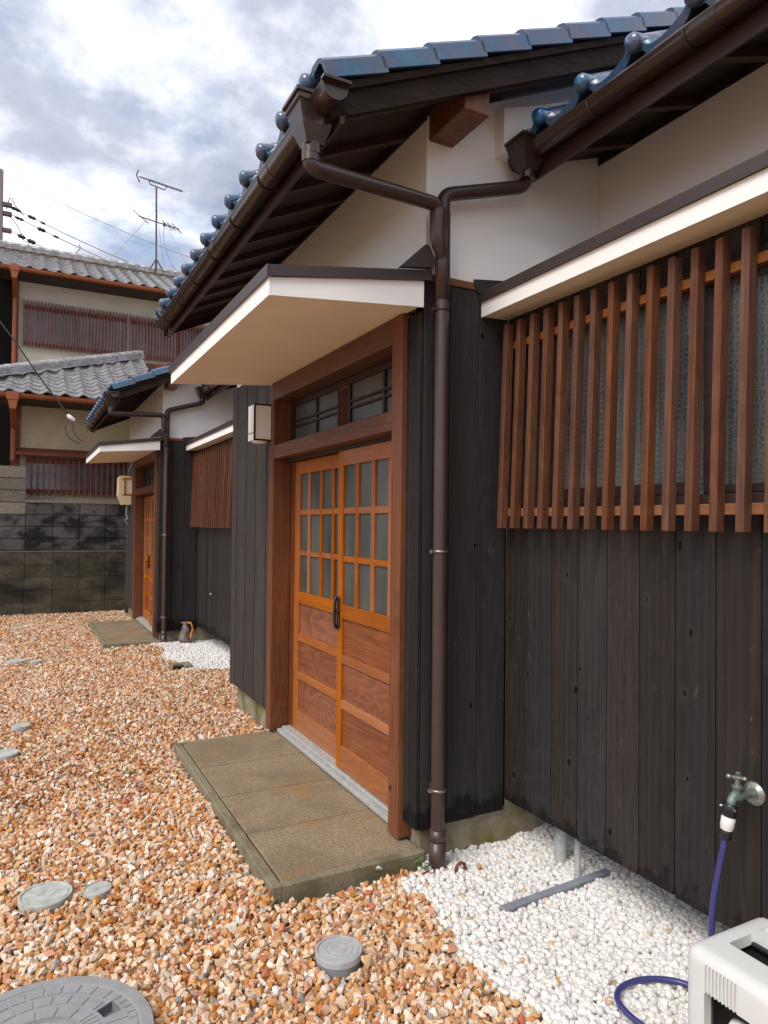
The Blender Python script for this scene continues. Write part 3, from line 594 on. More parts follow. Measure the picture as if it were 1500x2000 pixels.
def scatter(name, pts, size, protos, flat, palette, weights, mat, smooth, label, cat, zs=None, jitter=.12):
    VV, FF, CC = [], [], []; off = 0; idx = RNG.integers(0, len(protos), len(pts))
    for k, (pv, pf) in enumerate(protos):
        P = pts[idx == k]; n = len(P)
        if not n: continue
        s_ = size[idx == k][:, None]*RNG.uniform(.72, 1.28, (n, 3)); s_[:, 2] *= flat
        q = RNG.normal(size=(n, 4)); 
        if smooth: q[:, 1:3] *= .25
        q /= np.linalg.norm(q, axis=1)[:, None]; a, b, c, d = q.T
        R = np.stack([np.stack([a*a+b*b-c*c-d*d, 2*(b*c-a*d), 2*(b*d+a*c)], 1), np.stack([2*(b*c+a*d), a*a-b*b+c*c-d*d, 2*(c*d-a*b)], 1), np.stack([2*(b*d-a*c), 2*(c*d+a*b), a*a-b*b-c*c+d*d], 1)], 1)
        V = np.einsum('nij,nvj->nvi', R, pv[None]*s_[:, None, :])+P[:, None, :]
        ci = RNG.choice(len(palette), n, p=weights); C_ = np.array(palette)[ci]*(1+RNG.uniform(-jitter, jitter, (n, 1)))+RNG.uniform(-.015, .015, (n, 3))
        C_ = np.repeat(np.clip(C_, .01, .9), len(pv), 0)
        F_ = (pf[None]+(np.arange(n)*len(pv))[:, None, None]+off).reshape(-1, 3); off += n*len(pv)
        VV.append(V.reshape(-1, 3)); FF.append(F_); CC.append(C_)
    V = np.concatenate(VV); F_ = np.concatenate(FF); C_ = np.concatenate(CC)
    me = bpy.data.meshes.new(name); me.vertices.add(len(V)); me.vertices.foreach_set('co', V.astype('f').ravel())
    me.loops.add(F_.size); me.loops.foreach_set('vertex_index', F_.astype('i').ravel()); me.polygons.add(len(F_))
    me.polygons.foreach_set('loop_start', (np.arange(len(F_))*3).astype('i')); me.polygons.foreach_set('loop_total', np.full(len(F_), 3, 'i')); me.update(calc_edges=True)
    me.polygons.foreach_set('use_smooth', np.full(len(F_), smooth)); ca = me.color_attributes.new('Col', 'FLOAT_COLOR', 'POINT')
    ca.data.foreach_set('color', np.concatenate([C_, np.ones((len(C_), 1))], 1).astype('f').ravel()); me.materials.append(MATS[mat])
    o = bpy.data.objects.new(name, me); COL.objects.link(o); tag(o, label, cat, None, 'stuff'); return len(F_)
LIDS = [(.060, 2.10, .305, .055), (.955, 2.125, .078, .06), (.105, 2.965, .095, .035), (.285, 2.93, .052, .03), (-.075, 4.83, .085, .02), (0.02, 5.47, .06, .015), (-.03, 8.2, .10, -.02), (.16, 8.1, .06, -.02), (0, 10.75, .10, -.03)]
def white_zone(x, y):
    a = (y < 2.64) & (x > 1.37+.03*np.sin(y*9)+.015*np.sin(y*31)) & ((y < 2.47) | (x > 1.50))
    far = (y > 6.95+.04*np.sin(x*13)) & (y < 8.86) & (x > 1.44+.05*np.sin(y*7)+np.maximum(0, .12-(y-6.95)))
    return a | far
def ok_mask(P):
    x, y = P[:, 0], P[:, 1]; m = np.ones(len(P), bool)
    for cx, cy, r_, _ in LIDS: m &= (x-cx)**2+(y-cy)**2 > (r_+.006)**2
    m &= ~((x > .862) & (x < 1.53) & (y > 2.515) & (y < 4.48)); m &= ~((x > .865) & (x < 1.5) & (y > 8.73) & (y < 10.75))
    m &= ~((x > 1.53) & (y > 2.60) & (y < 5.45)); m &= ~((x > 1.53) & (y > 8.82))
    m &= ~((x > 1.33) & (x < 1.545) & (y > 7.06) & (y < 7.22))
    m &= ~((x > 1.63) & (x < 2.18) & (np.abs(y-2.115-.06*(x-1.63)) < .022))
    return m
def grid(x0, x1, y0, y1, s_, z, jz, layers=1):
    out = []
    for L_ in range(layers):
        X, Y = np.meshgrid(np.arange(x0, x1, s_), np.arange(y0, y1, s_)); p = np.stack([X.ravel(), Y.ravel()], 1)+RNG.uniform(-.62, .62, (X.size, 2))*s_
        zz = z+L_*s_*.36+RNG.uniform(-jz, jz, len(p)); out.append(np.column_stack([p, zz]))
    P = np.concatenate(out); P[:, 2] += .028*np.exp(-((P[:, 0]-.86)/.13)**2)*np.clip((2.75-P[:, 1])/.1, 0, 1)*np.clip((P[:, 1]-2.3)/.15, 0, 1)+.014*((P[:, 0] < .864) & (P[:, 0] > .7) & (P[:, 1] > 2.5) & (P[:, 1] < 4.5)); P[:, 2] += np.array([ground_z(a, b) for a, b in P[:, :2]])+.012*np.sin(P[:, 0]*5+1)*np.sin(P[:, 1]*3.1); return P
pal = [(.64, .42, .25), (.58, .31, .14), (.50, .205, .058), (.70, .56, .42), (.74, .68, .61), (.53, .27, .175), (.42, .19, .09), (.34, .33, .32), (.70, .60, .52), (.50, .16, .10)]
wts = np.array([.22, .20, .11, .19, .11, .06, .03, .02, .05, .01]); wts /= wts.sum()
hl = [hull(13, i) for i in range(14)]; hs_ = [hull(9, 50+i) for i in range(10)]
def orange(P): m = ok_mask(P) & ~white_zone(P[:, 0], P[:, 1]) & (P[:, 0] > -.9-.12*0) & ((P[:, 0] < 1.6) | (P[:, 1] > 5.45)); return P[m]
P = orange(grid(-.6, 1.62, 1.15, 4.0, .0228, -.016, .008, 3)); tri = scatter('orange_gravel', P, .0085+.0145*RNG.beta(1.6, 2.4, len(P)), hl, .82, pal, wts, 'crushed_stone', False, 'loose crushed orange and cream stone covering the yard', 'gravel')
P = orange(grid(-.8, 2.0, 4.0, 7.2, .0245, -.005, .008, 2)); tri += scatter('orange_gravel', P, RNG.uniform(.011, .020, len(P)), hs_, .82, pal, wts, 'crushed_stone', False, 'crushed orange stone in the middle of the yard', 'gravel')
P = orange(grid(-1.0, 2.0, 7.2, 12.6, .028, -.004, .010, 2)); tri += scatter('orange_gravel', P, RNG.uniform(.013, .022, len(P)), hs_, .82, pal, wts, 'crushed_stone', False, 'crushed orange stone at the far end by the block wall', 'gravel')
palw = [(.76, .76, .745), (.69, .69, .685), (.73, .70, .68), (.60, .60, .60), (.55, .40, .25)]; ww = [.44, .28, .15, .12, .01]
pv2 = [ico(2)]; pv1 = [ico(1)]
P = grid(1.25, 2.52, .95, 2.62, .0190, -.010, .006, 3); m = ok_mask(P) & white_zone(P[:, 0], P[:, 1]); P = P[m]; P[:, 2] += .02*np.clip((P[:, 1]-1.9)/.6, 0, 1)*np.clip((P[:, 0]-1.9)/.3, 0, 1)
tri += scatter('white_pebbles', P, RNG.uniform(.0085, .0148, len(P)), pv2, .85, palw, ww, 'white_pebble', True, 'smooth white pebbles along the foot of the near plank wall', 'pebbles', jitter=.06)
P = grid(1.35, 2.52, 6.85, 8.88, .024, .004, .006, 2); m = ok_mask(P) & white_zone(P[:, 0], P[:, 1]); P = P[m]
tri += scatter('white_pebbles', P, RNG.uniform(.011, .018, len(P)), pv1, .85, palw, ww, 'white_pebble', True, 'white pebbles in the recess before the far porch', 'pebbles', jitter=.06)
P = np.array([(1.02, 2.045, .028), (1.09, 2.00, .02), (1.41, 1.98, .022), (1.52, 1.70, .022), (1.60, 2.28, .022), (1.74, 1.86, .022), (1.45, 2.36, .022), (1.66, 1.62, .022), (1.95, 1.74, .022), (1.72, 2.40, .022), (.83, 2.50, .05), (1.31, 2.53, .045)])
tri += scatter('stray_stones', P, np.array([.026, .018]+[.011]*8+[.018, .016]), hl, .85, [(.62, .58, .54), (.55, .27, .09), (.70, .48, .28)], [.35, .35, .3], 'crushed_stone', False, 'a few stray chips lying by the grey cap, the doorstep and on the white pebbles', 'gravel')
print('stone triangles', tri)

# ------------------------------------------------------------------ lids and caps in the gravel
def big_lid():
    cx, cy, r_, z = LIDS[0]; z = .030
    t = thing('manhole_cover', 'large round grey manhole cover with raised pattern in the gravel', 'manhole cover', (cx, cy, 0))
    hole = (.190, .060)                                     # recess for the lifting key
    m = MB(); n = 72
    rings = [(0.0, z), (.10, z), (.178, z), (.228, z), (.262, z), (.270, z+.003), (.298, z+.003), (.300, z-.002), (.300, -.05)]
    vs = []; 
    for rr, zz in rings: vs += [(cx+rr*math.cos(2*PI*k/n), cy+rr*math.sin(2*PI*k/n), zz) for k in range(n)]
    ang = math.atan2(hole[1], hole[0]); kk = [int(round(ang/(2*PI)*n))+j for j in (-1, 0, 1)]
    fs = [(i*n+k, i*n+(k+1) % n, (i+1)*n+(k+1) % n, (i+1)*n+k) for i in range(len(rings)-1) for k in range(n) if not (i == 2 and k in [q % n for q in kk])]
    m.add(vs, fs); lid = obj('lid_disc', m, 'lid_grey', t)
    a0, a1 = 2*PI*kk[0]/n, 2*PI*(kk[-1]+1)/n; q = MB(); pts = [(cx+R_*math.cos(a), cy+R_*math.sin(a)) for R_, a in ((.178, a0), (.228, a0), (.228, a1), (.178, a1))]
    vs = [(x, y, z) for x, y in pts]+[(cx+(x-cx)*1.0, cy+(y-cy), z-.03) for x, y in pts]; q.add(vs, [(0, 1, 5, 4), (1, 2, 6, 5), (2, 3, 7, 6), (3, 0, 4, 7), (4, 5, 6, 7)]); obj('key_recess', q, 'cap_dark', t)
    rb = MB()
    def arcblock(ra, rb_, a, b, h=.0024):
        k = max(2, int((b-a)/.06)); V_ = []
        for R_ in (ra, rb_):
            for zz in (z-.001, z+h): V_ += [(cx+R_*math.cos(a+(b-a)*i/k), cy+R_*math.sin(a+(b-a)*i/k), zz) for i in range(k+1)]
        N_ = k+1; F_ = []
        for i in range(k): F_ += [(N_+i, N_+i+1, 3*N_+i+1, 3*N_+i), (i, i+1, N_+i+1, N_+i), (2*N_+i, 3*N_+i, 3*N_+i+1, 2*N_+i+1)]
        F_ += [(0, N_, 3*N_, 2*N_), (k, 2*N_+k, 3*N_+k, N_+k)]; rb.add(V_, F_)
    hid = lambda a: abs((a-ang+PI) % (2*PI)-PI) < .30
    for ra, rb_, c_, ph in ((.222, .258, 30, 0), (.175, .212, 24, .1), (.120, .160, 16, 0)):
        for i in range(c_):
            a = 2*PI*(i+ph)/c_; w_ = 2*PI/c_
            if not hid(a+w_/2): arcblock(ra, rb_, a+.06*w_, a+w_*.86)
    for ra, rb_ in ((.104, .109), (.113, .116), (.266, .269)): 
        for i in range(6): arcblock(ra, rb_, i*PI/3, (i+1)*PI/3, .003)
    for i in range(5): arcblock(.236, .258, ang-.26+.11*i, ang-.19+.11*i); arcblock(.125, .165, ang-.26+.11*i, ang-.20+.11*i)
    for sg in (-1, 1): arcblock(.175, .232, ang+sg*.20-.015, ang+sg*.20+.015)
    obj('raised_pattern', rb, 'lid_grey', t)
big_lid()
def cap(i, label, style, tall):
    cx, cy, r_, _ = LIDS[i]; z = ground_z(cx, cy)+tall
    t = thing('cleanout_cover', label, 'drain cap', (cx, cy, ground_z(cx, cy)), 'round drain caps in the gravel')
    mt = 'cap_grey' if style == 0 else 'lid_mortar'
    obj('cover_top', MB().lathe([(0, z-.002), (r_*.84, z-.002), (r_*.86, z-.0045), (r_*.89, z-.0045), (r_*.91, z), (r_*.985, z), (r_, z-.003), (r_, z-.022)], (cx, cy, 0), 'z', 40, False), mt, t)
    obj('cover_pipe', MB().lathe([(r_*.97, z-.0221), (r_*.97, z-.12)], (cx, cy, 0), 'z', 32), 'cap_dark' if style == 0 else mt, t)
    if style == 0:
        q = MB()
        for R_ in (.3, .55): q.lathe([(r_*R_, z-.002), (r_*R_, z-.0008), (r_*(R_+.03), z-.0008), (r_*(R_+.03), z-.002)], (cx, cy, 0), 'z', 32)
        obj('cover_ring', q, mt, t)
cap(1, 'thick grey round cap standing proud of the gravel right of the big manhole cover', 0, .042)
cap(2, 'pale round cap at the left, larger of a side by side pair', 1, .026); cap(3, 'pale round cap at the left, smaller of a side by side pair', 1, .022)
cap(4, 'flat pale round cap at the left edge level with the near doorstep', 1, .034); cap(5, 'small pale cap at the left edge just behind a bigger pale cap', 1, .03)
cap(6, 'far grey cap level with the dark pit', 1, .03); cap(7, 'smallest far cap right of another far cap', 1, .03); cap(8, 'farthest grey cap near the block wall', 1, .035)
o = thing('drain_pit', 'dark open drain pit with concrete rim at the edge of the far white pebbles', 'drain', (1.44, 7.14, -.03))
obj('pit_rim', MB().box(1.335, 1.54, 7.20, 7.215, -.06, .025).box(1.335, 1.35, 7.06, 7.199, -.06, .02).box(1.47, 1.54, 7.06, 7.199, -.05, .022).box(1.351, 1.469, 7.14, 7.199, .005, .024), 'foundation_concrete', o)
obj('pit_floor', MB().box(1.351, 1.469, 7.065, 7.139, -.06, -.05), 'backing_black', o)
o = obj('channel_strip', MB().box(0, .575, -.018, .018, -.03, .004, .002), 'channel_blue_grey', label='blue grey strip half buried in the white pebbles', cat='drain channel')
o.location = (1.905, 2.132, .002); o.rotation_euler = (0, 0, rad(3.6))
def stub(x, y, r_, h, label): obj('conduit_stub', MB().lathe([(r_, -.02), (r_, h), (r_*.7, h), (r_*.7, h-.02)], (x, y, 0), 'z', 16), 'conduit_grey', label=label, cat='pipe', group='grey pipes under the plank wall')
stub(2.08, 2.315, .027, .40, 'thicker grey pipe rising behind the lower edge of the plank wall'); stub(2.045, 2.175, .0135, .40, 'thin grey pipe rising behind the lower edge of the plank wall')
obj('ring_fitting', MB().tube([(1.645+.022*math.cos(a), 2.435, .018+.022*math.sin(a)) for a in [2*PI*k/16 for k in range(17)]], .007, 8, False), 'red_trim', label='dark red ring beside the foot of the near downpipe', cat='pipe fitting')
lf = MB()
for i in range(7):
    a = random.uniform(0, 6.28); b = Vector((1.50+random.uniform(-.02, .03), 2.50+random.uniform(-.03, .03), .03+random.uniform(0, .05))); u_ = Vector((math.cos(a), math.sin(a), .4))*.017; v_ = Vector((-math.sin(a), math.cos(a), .1))*.009
    lf.add([b-u_, b+v_, b+u_, b-v_], [(0, 1, 2, 3)]); lf.tube([(1.505, 2.505, 0), b], .0012, 4)
obj('weed_seedling', lf, 'leaf_green', label='tiny green weed between doorstep and near downpipe', cat='weed')
obj('dry_leaf', MB().add([(1.47, 2.455, .022), (1.495, 2.45, .040), (1.515, 2.465, .026), (1.49, 2.475, .018)], [(0, 1, 2, 3)]).add([(1.51, 2.44, .02), (1.53, 2.45, .038), (1.535, 2.47, .02), (1.515, 2.465, .018)], [(0, 1, 2, 3)]), 'leaf_red', label='orange dry leaf on the pebbles by the near downpipe', cat='leaf')

# ------------------------------------------------------------------ lamps and fittings on the walls
l1 = thing('wall_lamp', 'box shaped white wall lamp with thin black frame left of the near doors', 'wall lamp', (1.49, 4.62, 1.98))
x0, x1, y0, y1, z0, z1 = 1.355, 1.482, 4.475, 4.625, 1.995, 2.24
obj('lamp_shade', MB().box(x0+.004, x1, y0+.004, y1-.004, z0+.004, z1-.004), 'lamp_paper', l1)
e = .0105
fm = MB()
for a in (x0, x1-e): 
    for b in (y0, y1-e): 
        if not (a == x0 and b > y0): fm.box(a, a+e, b, b+e, z0, z1)
for zz in (z0, z1-e): fm.box(x0+e, x1-e, y0, y0+e, zz, zz+e); fm.box(x1-e, x1, y0+e, y1-e, zz, zz+e)
fm.box(x0, x0+e*.3, y0+e, y1-.004, z0+.052, z0+.055); obj('lamp_frame', fm, 'lamp_frame_black', l1)
obj('back_plate', MB().box(x1+.0005, 1.50, y0+.01, y1-.01, z0+.01, z1-.01), 'lamp_frame_black', l1)
obj('lamp_base', MB().lathe([(0, z0-.010), (.042, z0-.010), (.052, z0), (.052, z0+.003)], ((x0+x1)/2, (y0+y1)/2, 0), 'z', 20), 'lamp_paper', l1)
l2 = thing('wall_lamp', 'wooden framed box lamp left of the far doors', 'wall lamp', (1.46, 10.95, 1.82))
x0, x1, y0, y1, z0, z1 = 1.335, 1.470, 10.90, 11.06, 1.83, 2.09
obj('lamp_shade', MB().box(x0+.01, x1, y0+.01, y1-.01, z0+.015, z1-.015), 'lamp_paper', l2); e = .022; fm = MB()
for a in (x0, x1-e):
    for b in (y0, y1-e): fm.box(a, a+e, b, b+e, z0, z1)
for zz in (z0, z1-e):
    fm.box(x0+e, x1-e, y0, y0+e, zz, zz+e); fm.box(x0+e, x1-e, y1-e, y1, zz, zz+e); fm.box(x0-.01, x0+e-.001, y0+e, y1-e, zz, zz+e)
obj('lamp_frame', fm, 'lamp_frame_wood', l2)
mb_ = thing('meter_box', 'beige rounded meter box on the far wall beside the wooden lamp', 'meter box', (1.42, 11.35, 1.66))
bm = MB(); bm.prism([(1.485, 1.70), (1.485, 2.14), (1.33, 2.14), (1.305, 2.11), (1.30, 1.84), (1.36, 1.70)], 'y', 11.22, 11.48); obj('meter_case', bm, 'meter_beige', mb_)
obj('cable', MB().tube(smooth_path([(1.42, 11.25, 1.70), (1.415, 11.24, 1.55), (1.44, 11.23, 1.49), (1.40, 11.23, 1.47), (1.45, 11.25, 1.38), (1.49, 11.3, 1.34)]), .008, 6), 'conduit_grey', mb_)
obj('cable', MB().tube(smooth_path([(1.44, 11.25, 2.14), (1.43, 11.1, 2.22), (1.47, 11.0, 2.34)]), .006, 6), 'conduit_grey', mb_)
obj('socket_dot', MB().lathe([(0, 0), (.010, 0), (.010, .012), (0, .012)], (1.938, 8.03-.0, .62), 'x', 10), 'plastic_white', label='tiny white stud low on the far recessed wall', cat='stud')
# ---- garden tap
tp = thing('garden_tap', 'weathered brass garden tap on the black planks', 'tap', (1.967, 1.347, .645)); ty, tz = 1.347, .650
obj('flange', MB().lathe([(0, -.012), (.016, -.014), (.026, -.012), (.029, -.007), (.034, -.006), (.036, -.001), (.036, 0)], (1.967, ty, tz), 'x', 28), 'tap_metal', tp)
obj('tap_body', MB().tube([(1.957, ty, tz), (1.925, ty, tz+.002), (1.90, ty, tz+.004), (1.875, ty, tz+.006)], [.010, .010, .016, .014], 14).tube(smooth_path([(1.892, ty, tz+.012), (1.875, ty, tz+.010), (1.862, ty, tz-.004), (1.860, ty, tz-.022)], 5), .0125, 14).tube([(1.890, ty, tz), (1.888, ty, tz+.028), (1.888, ty, tz+.030), (1.888, ty, tz+.038)], [.015, .012, .016, .015], 14), 'tap_verdigris', tp)
hd = MB().tube([(1.888, ty, tz+.038), (1.888, ty, tz+.062)], [.008, .006], 12)
for k in range(3):
    a = 2*PI*k/3+.5; hd.tube([(1.888, ty, tz+.060), (1.888+.022*math.cos(a), ty+.022*math.sin(a), tz+.064)], [.007, .006], 8); hd.lathe([(0, -.006), (.008, -.004), (.009, 0), (.008, .005), (0, .007)], (1.888+.024*math.cos(a), ty+.024*math.sin(a), tz+.064), 'z', 10)
obj('tap_handle', hd, 'tap_metal', tp)
hc = thing('hose_connector', 'black and white hose connector clipped under the tap', 'hose connector', (1.858, ty, tz-.02)); q = Vector((1.860, ty, tz-.010)); dv_ = Vector((-.10, .12, -1)).normalized(); at = lambda s_: q+dv_*s_
obj('collar', MB().tube([at(0), at(.004), at(.036), at(.038)], [.017, .021, .021, .018], 18), 'plastic_black', hc)
for a in (0, 2.1, 4.2): obj('clamp_screw', MB().tube([at(.012)+Vector((math.cos(a), math.sin(a), 0))*.02, at(.012)+Vector((math.cos(a), math.sin(a), 0))*.028], .004, 8), 'tap_metal', hc)
obj('sleeve', MB().tube([at(.0385), at(.043), at(.070), at(.073), at(.078)], [.017, .0195, .0195, .0175, .0172], 18), 'plastic_white', hc)
obj('nut', MB().tube([at(.0785), at(.082), at(.104), at(.106)], [.015, .0172, .0165, .013], 12), 'plastic_black', hc)
p0 = at(.100)
obj('garden_hose', MB().tube(smooth_path([p0, at(.14), Vector((1.842, 1.376, .43)), Vector((1.836, 1.388, .33)), Vector((1.834, 1.388, .20)), Vector((1.86, 1.36, .09)), Vector((1.93, 1.27, .05)), Vector((1.97, 1.16, .12)), Vector((1.88, 1.12, .16)), Vector((1.80, 1.12, .16))], 8), .0092, 12), 'hose_blue', label='dark blue hose hanging from the tap down behind the grey box', cat='hose', group='blue garden hose pieces')
hp = [(1.80, 1.12, .10), (1.84, 1.26, .05), (1.865, 1.40, .032), (1.85, 1.50, .030), (1.775, 1.562, .030), (1.68, 1.578, .030), (1.612, 1.545, .030), (1.588, 1.47, .030), (1.60, 1.39, .030), (1.65, 1.33, .034), (1.72, 1.22, .05), (1.74, 1.12, .10)]
obj('garden_hose', MB().tube(smooth_path(hp, 8), .0092, 12), 'hose_blue', label='dark blue hose looping over the white pebbles left of the grey box', cat='hose', group='blue garden hose pieces')
# ---- hose reel box
def reel():
    t = thing('hose_reel_box', 'pale grey plastic hose reel box with slotted top and ribbed side', 'hose reel', (1.78, 1.1, 0))
    x0, x1, y0, y1, zt_ = 1.598, 1.93, .82, 1.302, .335
    bm = bmesh.new(); bmesh.ops.create_cube(bm, size=1)
    for v in bm.verts: v.co = Vector(((x0+x1)/2+v.co.x*(x1-x0), (y0+y1)/2+v.co.y*(y1-y0), .17+v.co.z*.33))
    bmesh.ops.bevel(bm, geom=bm.edges[:], offset=.036, segments=5, affect='EDGES', profile=.5)
    me = bpy.data.meshes.new('shell'); bm.to_mesh(me); bm.free(); sh = bpy.data.objects.new('shell', me); COL.objects.link(sh); cuts = []
    def cutter(a, b, c, d, e_, f_, bev=.006):
        m2 = bpy.data.meshes.new('cut'); b2 = bmesh.new(); bmesh.ops.create_cube(b2, size=1)
        for v in b2.verts: v.co = Vector(((a+b)/2+v.co.x*(b-a), (c+d)/2+v.co.y*(d-c), (e_+f_)/2+v.co.z*(f_-e_)))
        bmesh.ops.bevel(b2, geom=b2.edges[:], offset=bev, segments=3, affect='EDGES', profile=.5); b2.to_mesh(m2); b2.free()
        o_ = bpy.data.objects.new('cut', m2); COL.objects.link(o_); cuts.append(o_)
    cutter(1.625, 1.90, .85, 1.275, .05, .305)                  # hollow inside
    cutter(1.700, 1.80, .90, 1.238, .28, .40, .008)             # slot in the top
    cutter(1.56, 1.66, 1.00, 1.234, .02, .238)                  # opening in the side
    cutter(1.835, 1.885, .86, 1.24, .327, .36, .004)            # shallow groove
    for k in range(9): cutter(1.58, 1.6035, 1.232-.0105*k-.0066, 1.232-.0105*k, .20, .3095, .0015)
    for c_ in cuts:
        md = sh.modifiers.new('b', 'BOOLEAN'); md.operation = 'DIFFERENCE'; md.solver = 'EXACT'; md.object = c_
    dg = bpy.context.evaluated_depsgraph_get(); m3 = bpy.data.meshes.new_from_object(sh.evaluated_get(dg)); 
    for o_ in cuts+[sh]: bpy.data.objects.remove(o_)
    m3.materials.clear(); m3.materials.append(MATS['reel_plastic']); m3.name = 'shell'
    for p in m3.polygons: p.use_smooth = True
    m3.set_sharp_from_angle(angle=rad(32))
    c = Vector(((x0+x1)/2, (y0+y1)/2, .17)); m3.transform(Matrix.Translation(-c)); s_ = bpy.data.objects.new('shell', m3); put(s_, c, t)
    obj('reel_drum', MB().lathe([(0, -.10), (.10, -.10), (.10, -.09), (.06, -.088), (.06, .09), (.10, .092), (.10, .10), (0, .10)], (1.765, 1.06, .165), 'y', 24), 'plastic_black', t)
    obj('dark_infill', MB().box(1.672, 1.885, .865, 1.262, .06, .286), 'plastic_black', t)  # added black box, stands in for shade inside the slot and side opening
    obj('grip_bar', MB().tube([(1.802, .9, .306), (1.802, 1.238, .306)], .009, 12), 'plastic_black', t)
    obj('inner_bottle', MB().lathe([(0, 0), (.028, 0), (.030, .01), (.030, .06), (.02, .08), (0, .085)], (1.650, 1.17, .10), 'z', 20), 'plastic_white', t)
reel()
# ---- ceramic jug by the far wall
jg = thing('ceramic_jug', 'small brown glazed ceramic jug with orange handle on the far pebbles', 'ornament', (1.81, 8.72, -.05))
jx, jy, jz = 1.805, 8.70, -.035
obj('jug_body', MB().lathe([(0, 0), (.075, 0), (.082, .03), (.076, .09), (.052, .16), (.034, .21), (.030, .235), (.040, .255), (.034, .256), (.022, .235)], (jx, jy, jz), 'z', 20), 'jug_brown', jg)
obj('jug_handle', MB().tube(smooth_path([(jx+.02, jy-.03, jz+.245), (jx+.055, jy-.045, jz+.24), (jx+.075, jy-.05, jz+.17), (jx+.055, jy-.055, jz+.10), (jx+.05, jy-.065, jz+.06)]), .013, 8), 'jug_orange', jg)
obj('jug_spout', MB().tube([(jx-.02, jy, jz+.24), (jx-.06, jy-.01, jz+.255)], [.018, .008], 8), 'jug_brown', jg)

# ------------------------------------------------------------------ block wall
bw = thing('block_wall', 'stained grey concrete block wall closing the far end of the yard', 'wall', (0, 12.3, -.05))
YB = 12.27; bx = [-1.55+.392*k for k in range(9)]
back = MB().box(-1.55, 2.0, YB+.02, YB+.2, -.1, .955).box(-1.55, 2.0, YB+.075, YB+.21, .956, 1.70).box(-1.55, .03, YB+.076, YB+.205, 1.70, 2.30)
obj('mortar', back, 'block_lower', bw)
for r_ in range(5):
    for k in range(8):
        zz = -.055+.2*r_; o_ = 0
        B('block', 'block_lower', bw, bx[k]+.035+.003, bx[k+1]+.035-.003, YB+.002*(k % 2), YB+.10, zz+.003, zz+.197, .003)
obj('ledge', MB().box(-1.55, 2.0, YB-.003, YB+.12, .946, .962), 'block_pale', bw)
for r_ in range(4):
    for k in range(8): 
        zz = .966+.19*r_; pale = k < 4
        B('block', 'block_upper' if not (pale and r_ > 2) else 'block_pale', bw, bx[k]+.04+.005, bx[k+1]+.04-.005, YB+.055+.003*((k+r_) % 2), YB+.15, zz+.005, zz+.185, .005)
for r_ in range(3):
    for k in range(4): zz = 1.726+.19*r_; B('block', 'block_pale', bw, bx[k]+.04+.005, bx[k+1]+.04-.005, YB+.055, YB+.15, zz+.005, zz+.185, .005)
obj('coping', MB().box(.045, 2.0, YB+.045, YB+.21, 1.727, 1.762, .004), 'block_pale', bw)
# ------------------------------------------------------------------ neighbouring house beyond the wall
nb = thing('neighbour_house', 'two storey beige stucco house with grey tiled roofs behind the block wall', 'house', (1.5, 13, 0))
YL, YU = 12.75, 15.6
obj('lower_wall', MB().box(-.12, 4.5, YL, YL+.15, 0, 3.5), 'stucco_beige', nb)
obj('upper_wall', MB().box(-.15, 5.0, YU, YU+.15, 3.4, 6.35), 'stucco_pale', nb)
obj('shade_backdrop', MB().box(-5, -.2, YU+.6, YU+.7, 0, 6.6).box(-5, -.2, YL+1.2, YL+1.3, 0, 3.4), 'backing_black', nb)  # black sheets stand in for the shaded void under the eaves
obj('corner_post', MB().box(-.17, -.04, YL-.03, YL-.002, .5, 3.44, .005), 'red_trim', nb); obj('corner_post', MB().box(-.22, -.12, YU-.04, YU-.002, 3.4, 6.3, .005), 'red_trim', nb)
obj('canopy_trim', MB().prism([(YL-.16, 2.50), (YL-.002, 2.56), (YL-.002, 2.63), (YL-.16, 2.55)], 'x', -.1, 3.0), 'red_trim', nb)
obj('canopy_trim', MB().prism([(YU-.18, 4.72), (YU-.002, 4.78), (YU-.002, 4.86), (YU-.18, 4.78)], 'x', 2.3, 5.0), 'red_trim', nb)
def screen(x0, x1, y, z0, z1, n, label=None):
    s_ = obj('lattice_screen', MB().box(x0, x1, y-.045, y-.03, z0+.05, z0+.08).box(x0, x1, y-.045, y-.03, z1-.13, z1-.10), 'red_lattice', nb)
    for i in range(n+1):
        x = x0+(x1-x0)*i/n; obj('bar', MB().box(x-.0125, x+.0125, y-.075, y-.046, z0, z1), 'red_lattice', s_)
    obj('glass_pane', MB().box(x0, x1, y-.012, y-.006, z0+.08, z1-.1), 'far_glass', s_)
    obj('window_frame', MB().box(x0, x1, y-.02, y-.0125, z0+.05, z0+.11).box(x0, x1, y-.02, y-.0125, z1-.18, z1-.08).box((x0+x1)/2-.03, (x0+x1)/2+.03, y-.022, y-.0125, z0+.11, z1-.18), 'red_trim', s_)
k_ = 15.6/13.5
screen(-.03, 1.90, YU, 1.45+2.995*k_, 1.45+3.80*k_, 30); screen(1.98, 4.0, YU, 1.45+2.99*k_, 1.45+3.79*k_, 31)
screen(.045, 2.0, YL, 1.85, 2.56, 22)
obj('corner_boards', MB().box(-.13, -.005, YL-.01, YL-.001, 1.8, 2.6), 'stucco_beige', nb)
def s_tile(w=.27, L=.27):
    top = []
    for k in range(11):
        t = k/10; top.append((w*t, .024*(math.cos(2*PI*t)+.3*math.cos(4*PI*t+.6))))
    prof = top+[(a, b-.02) for a, b in reversed(top)]; return prof
